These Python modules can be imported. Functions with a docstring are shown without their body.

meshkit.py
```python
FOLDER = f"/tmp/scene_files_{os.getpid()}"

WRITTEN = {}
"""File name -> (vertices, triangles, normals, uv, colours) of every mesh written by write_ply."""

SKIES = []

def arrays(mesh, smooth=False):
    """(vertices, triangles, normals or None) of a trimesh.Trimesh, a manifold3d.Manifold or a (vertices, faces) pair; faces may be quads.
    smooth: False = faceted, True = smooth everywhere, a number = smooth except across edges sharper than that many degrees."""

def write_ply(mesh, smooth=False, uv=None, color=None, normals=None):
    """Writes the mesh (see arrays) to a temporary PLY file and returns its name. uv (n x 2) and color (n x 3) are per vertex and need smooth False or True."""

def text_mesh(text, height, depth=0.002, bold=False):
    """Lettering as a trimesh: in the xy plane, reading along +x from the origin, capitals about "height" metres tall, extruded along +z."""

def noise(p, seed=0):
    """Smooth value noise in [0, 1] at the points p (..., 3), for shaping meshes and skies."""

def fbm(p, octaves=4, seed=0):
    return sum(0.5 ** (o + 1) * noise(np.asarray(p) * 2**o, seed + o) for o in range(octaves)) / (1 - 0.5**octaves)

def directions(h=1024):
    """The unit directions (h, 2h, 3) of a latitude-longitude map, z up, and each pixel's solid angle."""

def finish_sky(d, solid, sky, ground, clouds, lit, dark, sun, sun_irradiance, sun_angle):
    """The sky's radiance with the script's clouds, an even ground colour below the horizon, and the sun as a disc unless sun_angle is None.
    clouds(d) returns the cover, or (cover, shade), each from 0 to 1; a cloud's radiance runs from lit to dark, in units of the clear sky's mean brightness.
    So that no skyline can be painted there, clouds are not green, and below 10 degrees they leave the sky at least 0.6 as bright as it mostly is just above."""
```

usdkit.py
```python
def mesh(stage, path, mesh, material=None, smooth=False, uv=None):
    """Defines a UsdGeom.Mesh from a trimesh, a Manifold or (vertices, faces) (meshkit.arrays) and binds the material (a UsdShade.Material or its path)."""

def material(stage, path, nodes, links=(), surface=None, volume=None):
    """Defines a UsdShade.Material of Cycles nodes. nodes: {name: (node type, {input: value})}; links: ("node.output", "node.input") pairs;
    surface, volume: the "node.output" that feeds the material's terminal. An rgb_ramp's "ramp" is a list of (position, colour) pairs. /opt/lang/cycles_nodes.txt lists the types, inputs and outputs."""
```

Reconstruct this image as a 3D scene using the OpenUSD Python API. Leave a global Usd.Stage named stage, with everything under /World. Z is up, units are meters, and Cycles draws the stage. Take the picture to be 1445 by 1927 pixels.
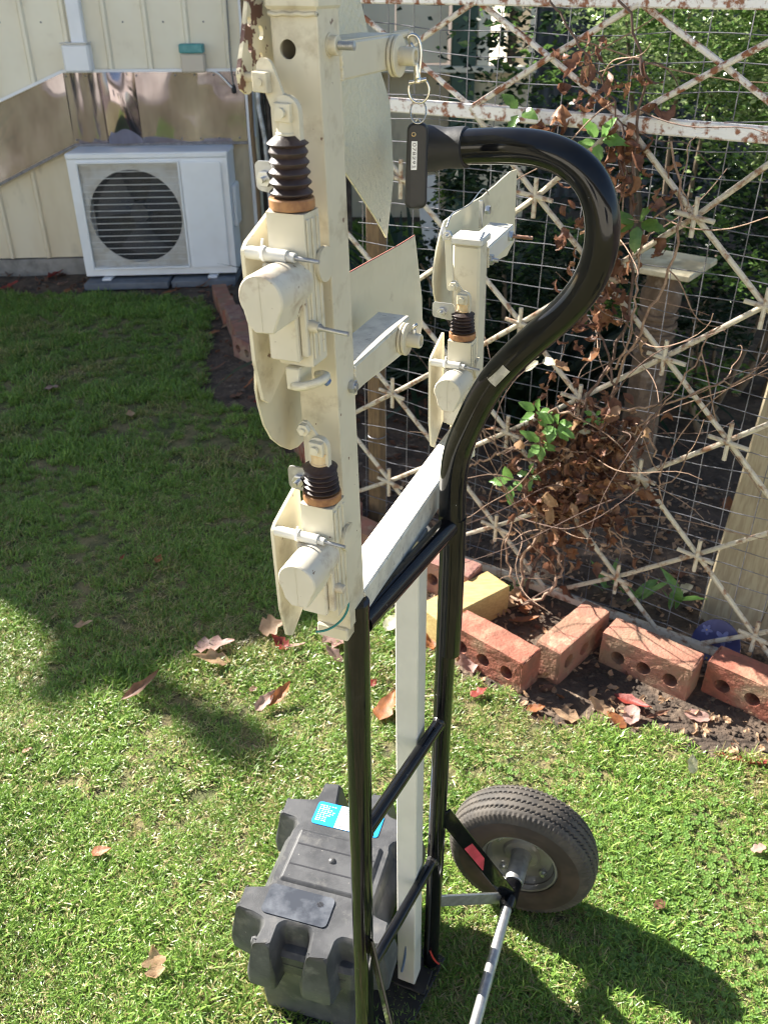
import math, random
import numpy as np, trimesh, shapely.geometry as sg
from scipy.interpolate import CubicSpline
from pxr import Usd, UsdGeom, UsdLux, UsdShade, Gf, Sdf, Vt
import usdkit, meshkit

stage = Usd.Stage.CreateInMemory()
UsdGeom.SetStageUpAxis(stage, UsdGeom.Tokens.z)
UsdGeom.SetStageMetersPerUnit(stage, 1.0)
world = UsdGeom.Xform.Define(stage, '/World')
stage.SetDefaultPrim(world.GetPrim())
UsdGeom.Scope.Define(stage, '/World/Looks')

# ---------------------------------------------------------------- camera, sky, sun, exposure
CAM_H, PITCH, FOCAL = 1.48, math.radians(31.5), 1640.0          # metres, down, focal length in pixels of a 1445-wide picture
cam = UsdGeom.Camera.Define(stage, '/World/camera')
cam.AddTranslateOp().Set(Gf.Vec3d(0, 0, CAM_H))
cam.AddRotateXOp().Set(90 - math.degrees(PITCH))
cam.CreateHorizontalApertureAttr(24.0)
cam.CreateVerticalApertureAttr(24.0 * 1927 / 1445)
cam.CreateFocalLengthAttr(24.0 * FOCAL / 1445)
cam.CreateClippingRangeAttr(Gf.Vec2f(.02, 500))
cam.CreateFStopAttr(11.0)
cam.CreateFocusDistanceAttr(0.95)
cam.CreateExposureAttr(1.92)

SUN_EL, SUN_XY = math.radians(34), (-0.8, 0.6)
SUN = np.array([SUN_XY[0] * math.cos(SUN_EL), SUN_XY[1] * math.cos(SUN_EL), math.sin(SUN_EL)])
sun = UsdLux.DistantLight.Define(stage, '/World/sun')
sun.CreateIntensityAttr(1.25)
sun.CreateAngleAttr(0.53)
sun.CreateNormalizeAttr(True)
sun.CreateColorAttr(Gf.Vec3f(1.0, .945, .855))
zx = np.cross([0, 0, 1.0], SUN); zx /= np.linalg.norm(zx); zy = np.cross(SUN, zx)
sun.AddTransformOp().Set(Gf.Matrix4d(*zx, 0, *zy, 0, *SUN, 0, 0, 0, 8, 1))
sky = UsdLux.DomeLight.Define(stage, '/World/sky')
skym = usdkit.material(stage, '/World/Looks/sky_air', {
    'sky': ('sky_texture', {'sky_type': 'single_scattering', 'sun_disc': False, 'sun_elevation': SUN_EL,
                            'sun_rotation': math.atan2(SUN_XY[0], SUN_XY[1]), 'aerosol_density': 1.2}),
    'bg': ('background_shader', {'strength': 0.05})},
    [('sky.color', 'bg.color')], surface='bg.background')
UsdShade.MaterialBindingAPI.Apply(sky.GetPrim()).Bind(skym)
sky.GetPrim().SetCustomDataByKey('label', 'clear autumn sky'); sky.GetPrim().SetCustomDataByKey('kind', 'structure')

# ---------------------------------------------------------------- naming
USED = {}
def numbered(parent, name):
    n = USED.get((parent, name), 0); USED[(parent, name)] = n + 1
    return f'{parent}/{name}' + (f'_{n:03d}' if n else '')
def tag(prim, label=None, cat=None, group=None, kind=None):
    for k, v in (('label', label), ('category', cat), ('group', group), ('kind', kind)):
        if v: prim.SetCustomDataByKey(k, v)
class Thing:
    def __init__(s, name, label=None, cat=None, base=(0, 0, 0), group=None, kind=None):
        s.path = numbered('/World', name); s.base = np.array(base, float)
        x = UsdGeom.Xform.Define(stage, s.path); x.AddTranslateOp().Set(Gf.Vec3d(*map(float, base)))
        s.prim = x.GetPrim(); tag(s.prim, label, cat, group, kind)
    def part(s, name, mesh, m, smooth=False, label=None, kind=None, parent=None):
        path = numbered(parent or s.path, name)
        v, f = arr(mesh)
        p = usdkit.mesh(stage, path, (v - s.base, f), m, smooth)
        tag(p.GetPrim(), label, kind=kind)
        return path
def single(name, mesh, m, label=None, cat=None, base=(0, 0, 0), group=None, kind=None, smooth=False):
    path = numbered('/World', name); v, f = arr(mesh); base = np.array(base, float)
    p = usdkit.mesh(stage, path, (v - base, f), m, smooth)
    if np.any(base): p.AddTranslateOp().Set(Gf.Vec3d(*map(float, base)))
    tag(p.GetPrim(), label, cat, group, kind)
    return p

# ---------------------------------------------------------------- geometry
UP = np.array([0, 0, 1.0])
def arr(m):
    if isinstance(m, (tuple, list)): v, f = np.asarray(m[0], float), np.asarray(m[1], int)
    else: v, f = np.asarray(m.vertices, float), np.asarray(m.faces, int)
    if f.shape[1] == 4: f = np.vstack([f[:, [0, 1, 2]], f[:, [0, 2, 3]]])
    return v, f
def cat(*ms):
    V, Fs, n = [], [], 0
    for m in ms:
        v, f = arr(m); V.append(v); Fs.append(f + n); n += len(v)
    return np.vstack(V), np.vstack(Fs)
def mapped(m, fn):
    v, f = arr(m); return fn(v), f
def frame(o, X, Y, Z):
    o, X, Y, Z = (np.asarray(a, float) for a in (o, X, Y, Z))
    return lambda v: o + v[:, :1] * X + v[:, 1:2] * Y + v[:, 2:3] * Z
def box(x0, x1, y0, y1, z0, z1, ch=0.0):
    if ch <= 0:
        m = trimesh.creation.box(extents=(x1 - x0, y1 - y0, z1 - z0)); m.apply_translation(((x0 + x1) / 2, (y0 + y1) / 2, (z0 + z1) / 2)); return arr(m)
    P = []
    for x, sx in ((x0, 1), (x1, -1)):
        for y, sy in ((y0, 1), (y1, -1)):
            for z, sz in ((z0, 1), (z1, -1)):
                P += [(x, y + sy * ch, z + sz * ch), (x + sx * ch, y, z + sz * ch), (x + sx * ch, y + sy * ch, z)]
    return arr(trimesh.convex.convex_hull(np.array(P)))
def basis(d):
    d = np.asarray(d, float); d = d / np.linalg.norm(d)
    a = np.cross(d, UP) if abs(d[2]) < .9 else np.cross(d, [1.0, 0, 0])
    a /= np.linalg.norm(a); return a, np.cross(d, a), d
def bar(p, q, w, t, upv=UP, ch=0.0):
    """rectangular bar from p to q: w along the side, t along upv"""
    p, q = np.asarray(p, float), np.asarray(q, float); d = q - p; L = np.linalg.norm(d); d /= L
    side = np.cross(d, upv); side /= np.linalg.norm(side); u = np.cross(side, d)
    return mapped(box(0, L, -w / 2, w / 2, -t / 2, t / 2, ch), frame(p, d, side, u))
def cyl(p, q, r, r2=None, n=20, cap=True):
    return tube([p, q], [r, r if r2 is None else r2], n, cap)
def tube(path, r, n=12, cap=True):
    P = np.asarray(path, float); k = len(P); R = np.full(k, r) if np.ndim(r) == 0 else np.asarray(r, float)
    T = np.gradient(P, axis=0) if k > 2 else np.repeat([P[1] - P[0]], 2, 0)
    T /= np.maximum(np.linalg.norm(T, axis=1, keepdims=True), 1e-12)
    a, b, _ = basis(T[0]); V = []; ang = np.arange(n) * 2 * math.pi / n
    for i in range(k):
        a = a - T[i] * (a @ T[i]); a /= np.linalg.norm(a); b = np.cross(T[i], a)
        V.append(P[i] + R[i] * (np.cos(ang)[:, None] * a + np.sin(ang)[:, None] * b))
    V = np.vstack(V); Fq = []
    for i in range(k - 1):
        for j in range(n):
            j2 = (j + 1) % n
            Fq += [(i * n + j, i * n + j2, (i + 1) * n + j2), (i * n + j, (i + 1) * n + j2, (i + 1) * n + j)]
    if cap:
        c0, c1 = len(V), len(V) + 1; V = np.vstack([V, P[0], P[-1]])
        for j in range(n):
            j2 = (j + 1) % n; Fq += [(c0, j2, j), (c1, (k - 1) * n + j, (k - 1) * n + j2)]
    return V, np.array(Fq)
def lathe(prof, n=32, o=(0, 0, 0), axis=UP):
    """prof: (radius, along) pairs"""
    a, b, d = basis(axis); o = np.asarray(o, float); ang = np.arange(n) * 2 * math.pi / n
    V = np.vstack([o + z * d + max(r, 1e-5) * (np.cos(ang)[:, None] * a + np.sin(ang)[:, None] * b) for r, z in prof]); Fq = []
    for i in range(len(prof) - 1):
        for j in range(n):
            j2 = (j + 1) % n
            Fq += [(i * n + j, i * n + j2, (i + 1) * n + j2), (i * n + j, (i + 1) * n + j2, (i + 1) * n + j)]
    return V, np.array(Fq)
def prism(poly, t, size=None):
    """polygon in xy extruded to z = 0..t"""
    m = trimesh.creation.extrude_polygon(poly if isinstance(poly, sg.Polygon) else sg.Polygon(poly), t, engine='earcut')
    if size:
        v, f = trimesh.remesh.subdivide_to_size(m.vertices, m.faces, size); m = trimesh.Trimesh(v, f)
    return arr(m)
def rounded(poly, r, q=4): return sg.Polygon(poly).buffer(-r).buffer(r, quad_segs=q)
def loft(poly, levels):
    """rings of one polygon, mitre-offset outwards; levels: (z, offset); closed with caps"""
    P = np.asarray(poly, float)
    if sg.Polygon(P).exterior.is_ccw is False: P = P[::-1]
    n = len(P); e = np.roll(P, -1, 0) - P; e /= np.linalg.norm(e, axis=1, keepdims=True); nr = np.c_[e[:, 1], -e[:, 0]]
    pn = np.roll(nr, 1, 0); mit = nr + pn; mit = mit / np.maximum((mit * nr).sum(1, keepdims=True), .35)
    V = np.vstack([np.c_[P + o * mit, np.full(n, z)] for z, o in levels]); Fq = []
    for i in range(len(levels) - 1):
        for j in range(n):
            j2 = (j + 1) % n
            Fq += [(i * n + j, i * n + j2, (i + 1) * n + j2), (i * n + j, (i + 1) * n + j2, (i + 1) * n + j)]
    F2 = np.array(Fq)
    for i, rev in ((0, True), (len(levels) - 1, False)):
        pv, pf = trimesh.creation.triangulate_polygon(sg.Polygon(V[i * n:(i + 1) * n, :2]), engine='earcut')
        d = np.linalg.norm(pv[:, None] - V[None, i * n:(i + 1) * n, :2], axis=2).argmin(1) + i * n
        pf = d[pf]; a = V[pf[:, 1]] - V[pf[:, 0]]; b = V[pf[:, 2]] - V[pf[:, 0]]
        up = (a[:, 0] * b[:, 1] - a[:, 1] * b[:, 0]) > 0; flip = up == rev
        pf[flip] = pf[flip][:, ::-1]; F2 = np.vstack([F2, pf])
    return V, F2
def hexnut(o, axis, r=.007, t=.006, hole=True):
    return lathe([(1e-4, 0), (r * .93, 0), (r, t * .15), (r, t * .85), (r * .93, t), (1e-4, t)], 6, o, axis)
def smooth_path(pts, n):
    P = np.asarray(pts, float); d = np.r_[0, np.cumsum(np.linalg.norm(np.diff(P, axis=0), axis=1))]
    return CubicSpline(d, P)(np.linspace(0, d[-1], n))
def ray(x, y):
    return np.array([(x - 722.5) / FOCAL, math.cos(PITCH) - (y - 963.5) / FOCAL * math.sin(PITCH), -math.sin(PITCH) - (y - 963.5) / FOCAL * math.cos(PITCH)])
def at(x, y, h=0.0):
    """the point of the ground (or of height h) that the photograph shows at x, y"""
    d = ray(x, y); return np.array([0, 0, CAM_H]) + d * (h - CAM_H) / d[2]
rng = np.random.default_rng(7)

# ---------------------------------------------------------------- materials
def mat(name, nodes, links, out='p.BSDF'):
    return usdkit.material(stage, '/World/Looks/' + name, nodes, links, surface=out)
def paint(name, c1, c2=None, rough=.5, metal=0.0, scale=12, ramp=(.42, .6), bump=0.0, bscale=150, detail=5, spec=.5, coat=0.0, c3=None, ramp3=(.62, .7), scale3=30, obj=False, trans=None, rough2=None, stretch=None, c4=None, scale4=140, ramp4=(.70, .715)):
    """principled surface: colour 1 to 2 by noise, flecks of colour 3 by a second noise, fine relief"""
    N = {'g': ('texture_coordinate', {}) if obj else ('geometry', {}),
         'p': ('principled_bsdf', {'base_color': c1, 'roughness': rough, 'metallic': metal, 'specular_ior_level': spec, 'coat_weight': coat})}
    pos = 'g.object' if obj else 'g.position'; L = []
    if stretch:
        N['mp'] = ('mapping', {'scale': stretch}); L.append((pos, 'mp.vector')); pos = 'mp.vector'
    last = None
    if c2 is not None:
        N['n'] = ('noise_texture', {'scale': scale, 'detail': detail, 'roughness': .6}); N['r'] = ('rgb_ramp', {'ramp': [(ramp[0], c1), (ramp[1], c2)]})
        L += [(pos, 'n.vector'), ('n.fac', 'r.fac')]; last = 'r.color'
        if rough2 is not None:
            N['rr'] = ('map_range', {'from_min': ramp[0], 'from_max': ramp[1], 'to_min': rough, 'to_max': rough2, 'clamp': True}); L += [('n.fac', 'rr.value'), ('rr.result', 'p.roughness')]
    if c3 is not None:
        N['n3'] = ('noise_texture', {'scale': scale3, 'detail': 6, 'roughness': .65}); N['r3'] = ('rgb_ramp', {'ramp': [(ramp3[0], (0, 0, 0)), (ramp3[1], (1, 1, 1))]})
        N['m3'] = ('mix', {'color1': c1, 'color2': c3}); L += [(pos, 'n3.vector'), ('n3.fac', 'r3.fac'), ('r3.color', 'm3.fac')]
        if last: L.append((last, 'm3.color1'))
        last = 'm3.color'
    if c4 is not None:
        N['n4'] = ('noise_texture', {'scale': scale4, 'detail': 3, 'roughness': .55}); N['r4'] = ('rgb_ramp', {'ramp': [(ramp4[0], (0, 0, 0)), (ramp4[1], (1, 1, 1))]})
        N['m4'] = ('mix', {'color1': c1, 'color2': c4}); L += [(pos, 'n4.vector'), ('n4.fac', 'r4.fac'), ('r4.color', 'm4.fac')]
        if last: L.append((last, 'm4.color1'))
        last = 'm4.color'
    if last: L.append((last, 'p.base_color'))
    if bump:
        N['nb'] = ('noise_texture', {'scale': bscale, 'detail': 4}); N['b'] = ('bump', {'height': 1.0, 'distance': bump, 'strength': 1.0})
        L += [(pos, 'nb.vector'), ('nb.fac', 'b.height'), ('b.normal', 'p.normal')]
    out = 'p.BSDF'
    if trans is not None:
        N['t'] = ('translucent_bsdf', {'color': trans}); N['mx'] = ('mix_closure', {'fac': .35}); L += [('p.BSDF', 'mx.closure1'), ('t.BSDF', 'mx.closure2')]; out = 'mx.closure'
        if last: L.append((last, 't.color'))
    return mat(name, N, L, out)

M = {}
M['cream'] = paint('cream_enamel', (.65, .60, .46), (.59, .54, .41), .34, scale=9, bump=.0004, bscale=60, c3=(.40, .34, .23), ramp3=(.55, .72), scale3=24, rough2=.5, c4=(.20, .13, .09), scale4=95, ramp4=(.72, .735))
M['cream_worn'] = paint('cream_enamel_worn', (.62, .60, .51), (.48, .46, .39), .42, scale=40, bump=.0006, bscale=160, c3=(.22, .21, .18), ramp3=(.60, .72), scale3=120)
M['vane'] = paint('vane_embossed_paint', (.63, .60, .46), (.58, .55, .42), .36, scale=6, bump=.0022, bscale=170, c3=(.25, .24, .2), ramp3=(.66, .74), scale3=60, c4=(.05, .05, .05), scale4=75, ramp4=(.71, .72))
M['vane_smooth'] = paint('vane_paint', (.64, .60, .45), (.57, .53, .39), .30, scale=9, bump=.0004, bscale=60, c3=(.42, .37, .27), ramp3=(.58, .74), scale3=24)
M['motor'] = paint('motor_housing_paint', (.64, .59, .48), (.58, .54, .43), .40, scale=10, bump=.0005, bscale=90, c3=(.34, .25, .17), ramp3=(.52, .70), scale3=28, c4=(.22, .15, .10), scale4=110, ramp4=(.70, .715))
M['peel'] = paint('peeling_cream_paint', (.14, .065, .045), (.66, .60, .43), .45, scale=55, ramp=(.45, .46), bump=.0008, bscale=55)
M['white_rail'] = paint('white_powder_coat', (.64, .625, .565), (.58, .565, .51), .32, scale=7, bump=.0002, bscale=80, c3=(.4, .38, .33), ramp3=(.72, .8), scale3=40)
M['red_edge'] = paint('red_cut_edge', (.42, .17, .12), None, .5)
M['black'] = paint('black_gloss_enamel', (.004, .004, .005), (.007, .007, .007), .07, scale=30, spec=.42, bump=.00008, bscale=35, c3=(.012, .012, .012), ramp3=(.58, .75), scale3=18, c4=(.22, .22, .22), scale4=120, ramp4=(.745, .76))
M['black_weld'] = paint('black_rough_weld', (.010, .009, .009), (.02, .018, .016), .28, scale=80, bump=.002, bscale=150)
M['rubber'] = paint('black_rubber', (.016, .016, .018), (.024, .024, .026), .55, scale=30, bump=.0004, bscale=120)
M['bellow'] = paint('aged_brown_rubber', (.030, .019, .017), (.055, .032, .026), .48, scale=50, bump=.0006, bscale=200)
M['rust_ring'] = paint('rust_orange_ring', (.36, .18, .07), (.22, .095, .04), .6, scale=70, bump=.0005, bscale=200)
M['tan_bush'] = paint('tan_bush', (.62, .42, .20), (.7, .55, .33), .5, scale=60)
M['zinc'] = paint('zinc_plate', (.62, .63, .64), (.50, .51, .52), .30, metal=1.0, scale=40, rough2=.42)
M['zinc_dull'] = paint('galvanised_strip', (.50, .50, .49), (.38, .38, .37), .45, metal=.85, scale=60, bump=.0002, bscale=100)
M['chrome'] = paint('nickel', (.72, .68, .60), None, .18, metal=1.0)
M['rustbolt'] = paint('rusty_thread', (.22, .11, .07), (.35, .22, .16), .6, metal=.4, scale=200)
M['plastic'] = paint('black_box_plastic', (.042, .043, .046), (.080, .081, .084), .44, scale=16, bump=.0004, bscale=500, c3=(.15, .145, .135), ramp3=(.54, .80), scale3=40, c4=(.20, .19, .18), scale4=130, ramp4=(.72, .74))
M['smoky'] = paint('scuffed_smoky_plastic', (.050, .055, .066), (.16, .17, .19), .22, scale=26, ramp=(.40, .72))
M['blue'] = paint('label_blue', (.02, .30, .68), None, .35)
M['white'] = paint('label_white', (.82, .82, .82), None, .4)
M['ink'] = paint('label_ink', (.02, .02, .025), None, .5)
M['fob'] = paint('fob_black', (.010, .011, .013), (.014, .014, .016), .38, scale=90, bump=.0002, bscale=900)
M['tyre'] = paint('tyre_rubber', (.045, .040, .035), (.078, .067, .055), .75, scale=24, bump=.0006, bscale=120)
M['tyre_wall'] = paint('tyre_sidewall', (.036, .026, .020), (.066, .045, .033), .7, scale=18, bump=.0004, bscale=90)
M['rim'] = paint('rim_grey_enamel', (.20, .20, .17), (.14, .13, .11), .34, metal=.0, scale=14, coat=.3)
M['redpaint'] = paint('worn_red_paint', (.52, .05, .09), (.38, .03, .06), .45, scale=40)
M['silver'] = paint('scratched_silver', (.60, .60, .62), (.42, .42, .44), .40, metal=.7, scale=90)
M['teal_wire'] = paint('teal_wire', (.03, .22, .20), None, .45)
M['blue_wire'] = paint('blue_wire', (.10, .16, .30), None, .45)
M['red_wire'] = paint('red_wire', (.5, .05, .04), None, .45)
M['rustwhite'] = paint('rusty_white_iron', (.66, .61, .54), (.24, .095, .045), .66, scale=42, ramp=(.47, .57), bump=.0012, bscale=120)
M['rustrail'] = paint('rusty_white_rail', (.72, .69, .66), (.25, .10, .05), .64, scale=48, detail=8, ramp=(.50, .60), bump=.0012, bscale=110)
M['oldwhite'] = paint('weathered_white_iron', (.56, .50, .39), (.27, .15, .085), .7, scale=48, ramp=(.50, .64), bump=.001, bscale=120)
M['wire'] = paint('galvanised_wire', (.22, .22, .24), (.15, .15, .165), .5, metal=.6, scale=60)
M['wall'] = paint('cream_steel_cladding', (.80, .75, .61), (.76, .70, .56), .42, scale=3, bump=.0003, bscale=30, c3=(.60, .54, .42), ramp3=(.60, .85), scale3=6)
M['walllow'] = paint('cream_cladding_low', (.72, .64, .48), (.66, .57, .41), .5, scale=4, c3=(.36, .31, .23), ramp3=(.55, .85), scale3=9, stretch=(1, 1, .35))
M['wallwhite'] = paint('white_plastic', (.82, .83, .86), (.78, .79, .82), .4, scale=5)
M['cardbeige'] = paint('beige_sensor_box', (.60, .53, .44), None, .5)
M['tealcap'] = paint('teal_cap', (.06, .27, .28), (.10, .34, .36), .4, scale=20)
M['cable'] = paint('grey_cable', (.20, .20, .20), None, .5)
M['conc'] = paint('concrete', (.30, .285, .26), (.22, .21, .19), .85, scale=9, bump=.002, bscale=60, c3=(.10, .09, .08), ramp3=(.55, .75), scale3=5)
M['acwhite'] = paint('air_conditioner_white', (.86, .87, .88), (.82, .82, .82), .38, scale=5, c3=(.5, .47, .42), ramp3=(.66, .85), scale3=9)
M['acgrille'] = paint('grille_white', (.78, .78, .76), (.66, .63, .57), .45, scale=14)
M['acdark'] = paint('fan_cavity', (.010, .012, .016), None, .5)
M['acfan'] = paint('fan_grey', (.035, .04, .05), None, .45)
M['slate'] = paint('grey_slab', (.16, .175, .20), (.12, .13, .15), .7, scale=12, bump=.001, bscale=80)
M['brick1'] = paint('brick_red', (.34, .115, .075), (.24, .095, .062), .9, scale=30, bump=.0022, bscale=170, c3=(.40, .29, .19), ramp3=(.5, .72), scale3=11)
M['brick2'] = paint('brick_tan', (.30, .135, .09), (.28, .175, .115), .9, scale=16, bump=.0022, bscale=170, c3=(.40, .17, .12), ramp3=(.52, .68), scale3=12)
M['brick3'] = paint('brick_rosy', (.34, .145, .10), (.27, .155, .10), .9, scale=16, bump=.0022, bscale=160, c3=(.46, .36, .25), ramp3=(.55, .74), scale3=14)
M['brick4'] = paint('brick_dusky', (.25, .12, .10), (.32, .19, .14), .9, scale=18, bump=.0022, bscale=160, c3=(.36, .29, .20), ramp3=(.52, .7), scale3=10)
M['brickhole'] = paint('brick_core', (.16, .10, .07), (.1, .06, .045), .95, scale=40)
M['timber'] = paint('treated_pine', (.56, .42, .17), (.47, .33, .12), .75, scale=6, stretch=(4, 30, 30), bump=.0008, bscale=60)
M['greywood'] = paint('weathered_sleeper', (.42, .36, .24), (.33, .27, .175), .8, scale=7, stretch=(14, 14, 1.6), bump=.001, bscale=40, c3=(.27, .22, .13), ramp3=(.58, .8), scale3=5)
M['brownwood'] = paint('brown_stake', (.20, .13, .065), (.13, .085, .045), .8, scale=8, stretch=(20, 20, 2), bump=.001, bscale=60)
M['darkwood'] = paint('dark_poles', (.05, .038, .03), (.10, .08, .065), .85, scale=20)
M['greyplank'] = paint('grey_painted_plank', (.44, .45, .45), (.36, .37, .37), .6, scale=6)
M['terracotta'] = paint('terracotta_post', (.17, .115, .075), (.11, .075, .05), .85, scale=22, bump=.003, bscale=70, c3=(.27, .22, .17), ramp3=(.56, .68), scale3=20)
M['creamboard'] = paint('cream_board', (.56, .50, .34), (.36, .30, .19), .6, scale=14)
M['plaque'] = paint('blue_glazed_plaque', (.055, .062, .17), (.085, .095, .23), .25, scale=14)
M['plaqueflower'] = paint('plaque_flower_blue', (.14, .16, .36), (.18, .21, .43), .3, scale=40)
M['yellow'] = paint('flower_heart', (.7, .45, .05), None, .5)
M['greenpost'] = paint('dark_green_paint', (.05, .10, .075), (.04, .08, .06), .5, scale=10)
M['corr'] = paint('dark_corrugated_iron', (.06, .065, .07), (.04, .04, .045), .6, scale=6)
M['roof'] = paint('roof_steel', (.30, .30, .29), None, .5)
M['pipewhite'] = paint('twisted_white_pole', (.55, .56, .56), (.30, .28, .25), .5, scale=22)
M['bluepole'] = paint('blue_handle', (.13, .18, .34), None, .5)
def strip_mat(nm, met, k):
    N = {'g': ('geometry', {}), 'mp': ('mapping', {'scale': (5, 5, 1.6)}), 'n': ('noise_texture', {'scale': 1.0, 'detail': 4, 'roughness': .6}),
         'r': ('rgb_ramp', {'ramp': [(.34, (.31, .265, .285)), (.48, (.41, .37, .395)), (.62, (.50, .47, .50))]}),
         'p': ('principled_bsdf', {'metallic': .9, 'roughness': .16}),
         'n2': ('noise_texture', {'scale': 5, 'detail': 5}), 'rr': ('map_range', {'from_min': .4, 'from_max': .65, 'to_min': .02, 'to_max': .11, 'clamp': True})}
    N['p'][1].update(metallic=met); N['r'][1]['ramp'] = [(p, tuple(np.array(c) * k)) for p, c in N['r'][1]['ramp']]
    return mat(nm, N, [('g.position', 'mp.vector'), ('mp.vector', 'n.vector'), ('n.fac', 'r.fac'), ('r.color', 'p.base_color'),
                                             ('g.position', 'n2.vector'), ('n2.fac', 'rr.value'), ('rr.result', 'p.roughness')])
M['flash'] = strip_mat('stained_flashing', .80, .66)
M['flash_bright'] = strip_mat('bright_flashing', .95, 1.05)
M['boards'] = paint('weatherboard_paint', (.74, .70, .63), (.70, .66, .58), .5, scale=4)
def leaf_mat(name, a, b, rough=.5, c3=None, spec=.4): return paint(name, a, b, rough, scale=60, ramp=(.35, .65), bump=.0008, bscale=220, trans=a, spec=spec, c3=c3, scale3=45, ramp3=(.58, .7))
M['leaf_brown'] = leaf_mat('dead_leaf_brown', (.150, .068, .042), (.235, .118, .074))
M['leaf_mass'] = leaf_mat('dead_leaf_rusty', (.25, .115, .06), (.33, .18, .10))
M['leaf_tan'] = leaf_mat('dead_leaf_tan', (.42, .26, .15), (.52, .35, .22))
M['leaf_orange'] = leaf_mat('dead_leaf_orange', (.40, .15, .05), (.27, .11, .055))
M['leaf_red'] = leaf_mat('dead_leaf_red', (.34, .05, .035), (.20, .045, .035))
M['leaf_pink'] = leaf_mat('dead_leaf_pinkish', (.48, .32, .28), (.38, .22, .18))
M['leaf_pale'] = leaf_mat('dead_leaf_pale', (.58, .55, .42), (.45, .44, .28))
M['leaf_green'] = leaf_mat('vine_leaf_green', (.12, .26, .055), (.20, .36, .10), .30)
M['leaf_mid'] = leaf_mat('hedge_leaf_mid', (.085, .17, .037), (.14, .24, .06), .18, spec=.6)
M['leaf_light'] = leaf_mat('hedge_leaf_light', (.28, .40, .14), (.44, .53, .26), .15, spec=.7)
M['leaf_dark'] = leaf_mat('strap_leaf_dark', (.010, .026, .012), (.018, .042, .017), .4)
M['twig'] = paint('dry_vine_stem', (.34, .23, .16), (.20, .12, .08), .8, scale=50)
M['twig_dark'] = paint('dark_vine_stem', (.09, .055, .04), (.15, .09, .07), .8, scale=50)
M['darksteel'] = paint('dirty_black_steel', (.02, .018, .016), (.05, .043, .036), .5, scale=30, bump=.0005, bscale=90)
M['clover'] = leaf_mat('clover_green', (.12, .24, .045), (.18, .30, .07), .4)
M['bark'] = paint('bark', (.12, .09, .06), (.2, .15, .1), .9, scale=14, stretch=(3, 3, .8), bump=.006, bscale=30)

# ---------------------------------------------------------------- ground and lawn
LAWN = sg.Polygon([(-12, -8), (12, -8), (12, -5.2), (4, -.65), (1.4, .98), (.841, 1.332), (.686, 1.372), (.60, 1.43), (.526, 1.452), (.43, 1.44), (.344, 1.475), (.27, 1.56), (.205, 1.6),
                   (.091, 1.678), (.0, 1.9), (-.10, 2.12), (-.24, 2.5), (-.42, 2.98), (-.52, 3.16), (-.68, 3.22), (-.76, 3.31), (-.80, 3.6), (-.87, 3.99), (-.90, 4.3), (-.97, 4.60), (-1.6, 4.68), (-2.6, 4.72), (-12, 4.7)])
def relief(x, y):
    return .016 * (meshkit.fbm(np.stack([x * 1.7, y * 1.7, 0 * x], -1), 3, 3) - .5) + .006 * (meshkit.noise(np.stack([x * 9, y * 9, 0 * x], -1), 5) - .5)
ax = np.unique(np.concatenate([np.linspace(-3, 3, 101), [-80, -40, -20, -12, -8, -5, 5, 8, 12, 20, 40, 80]]))
ay = np.unique(np.concatenate([np.linspace(-.4, 6, 107), [-80, -40, -20, -10, -5, -2, 8, 12, 20, 40, 80]]))
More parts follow.
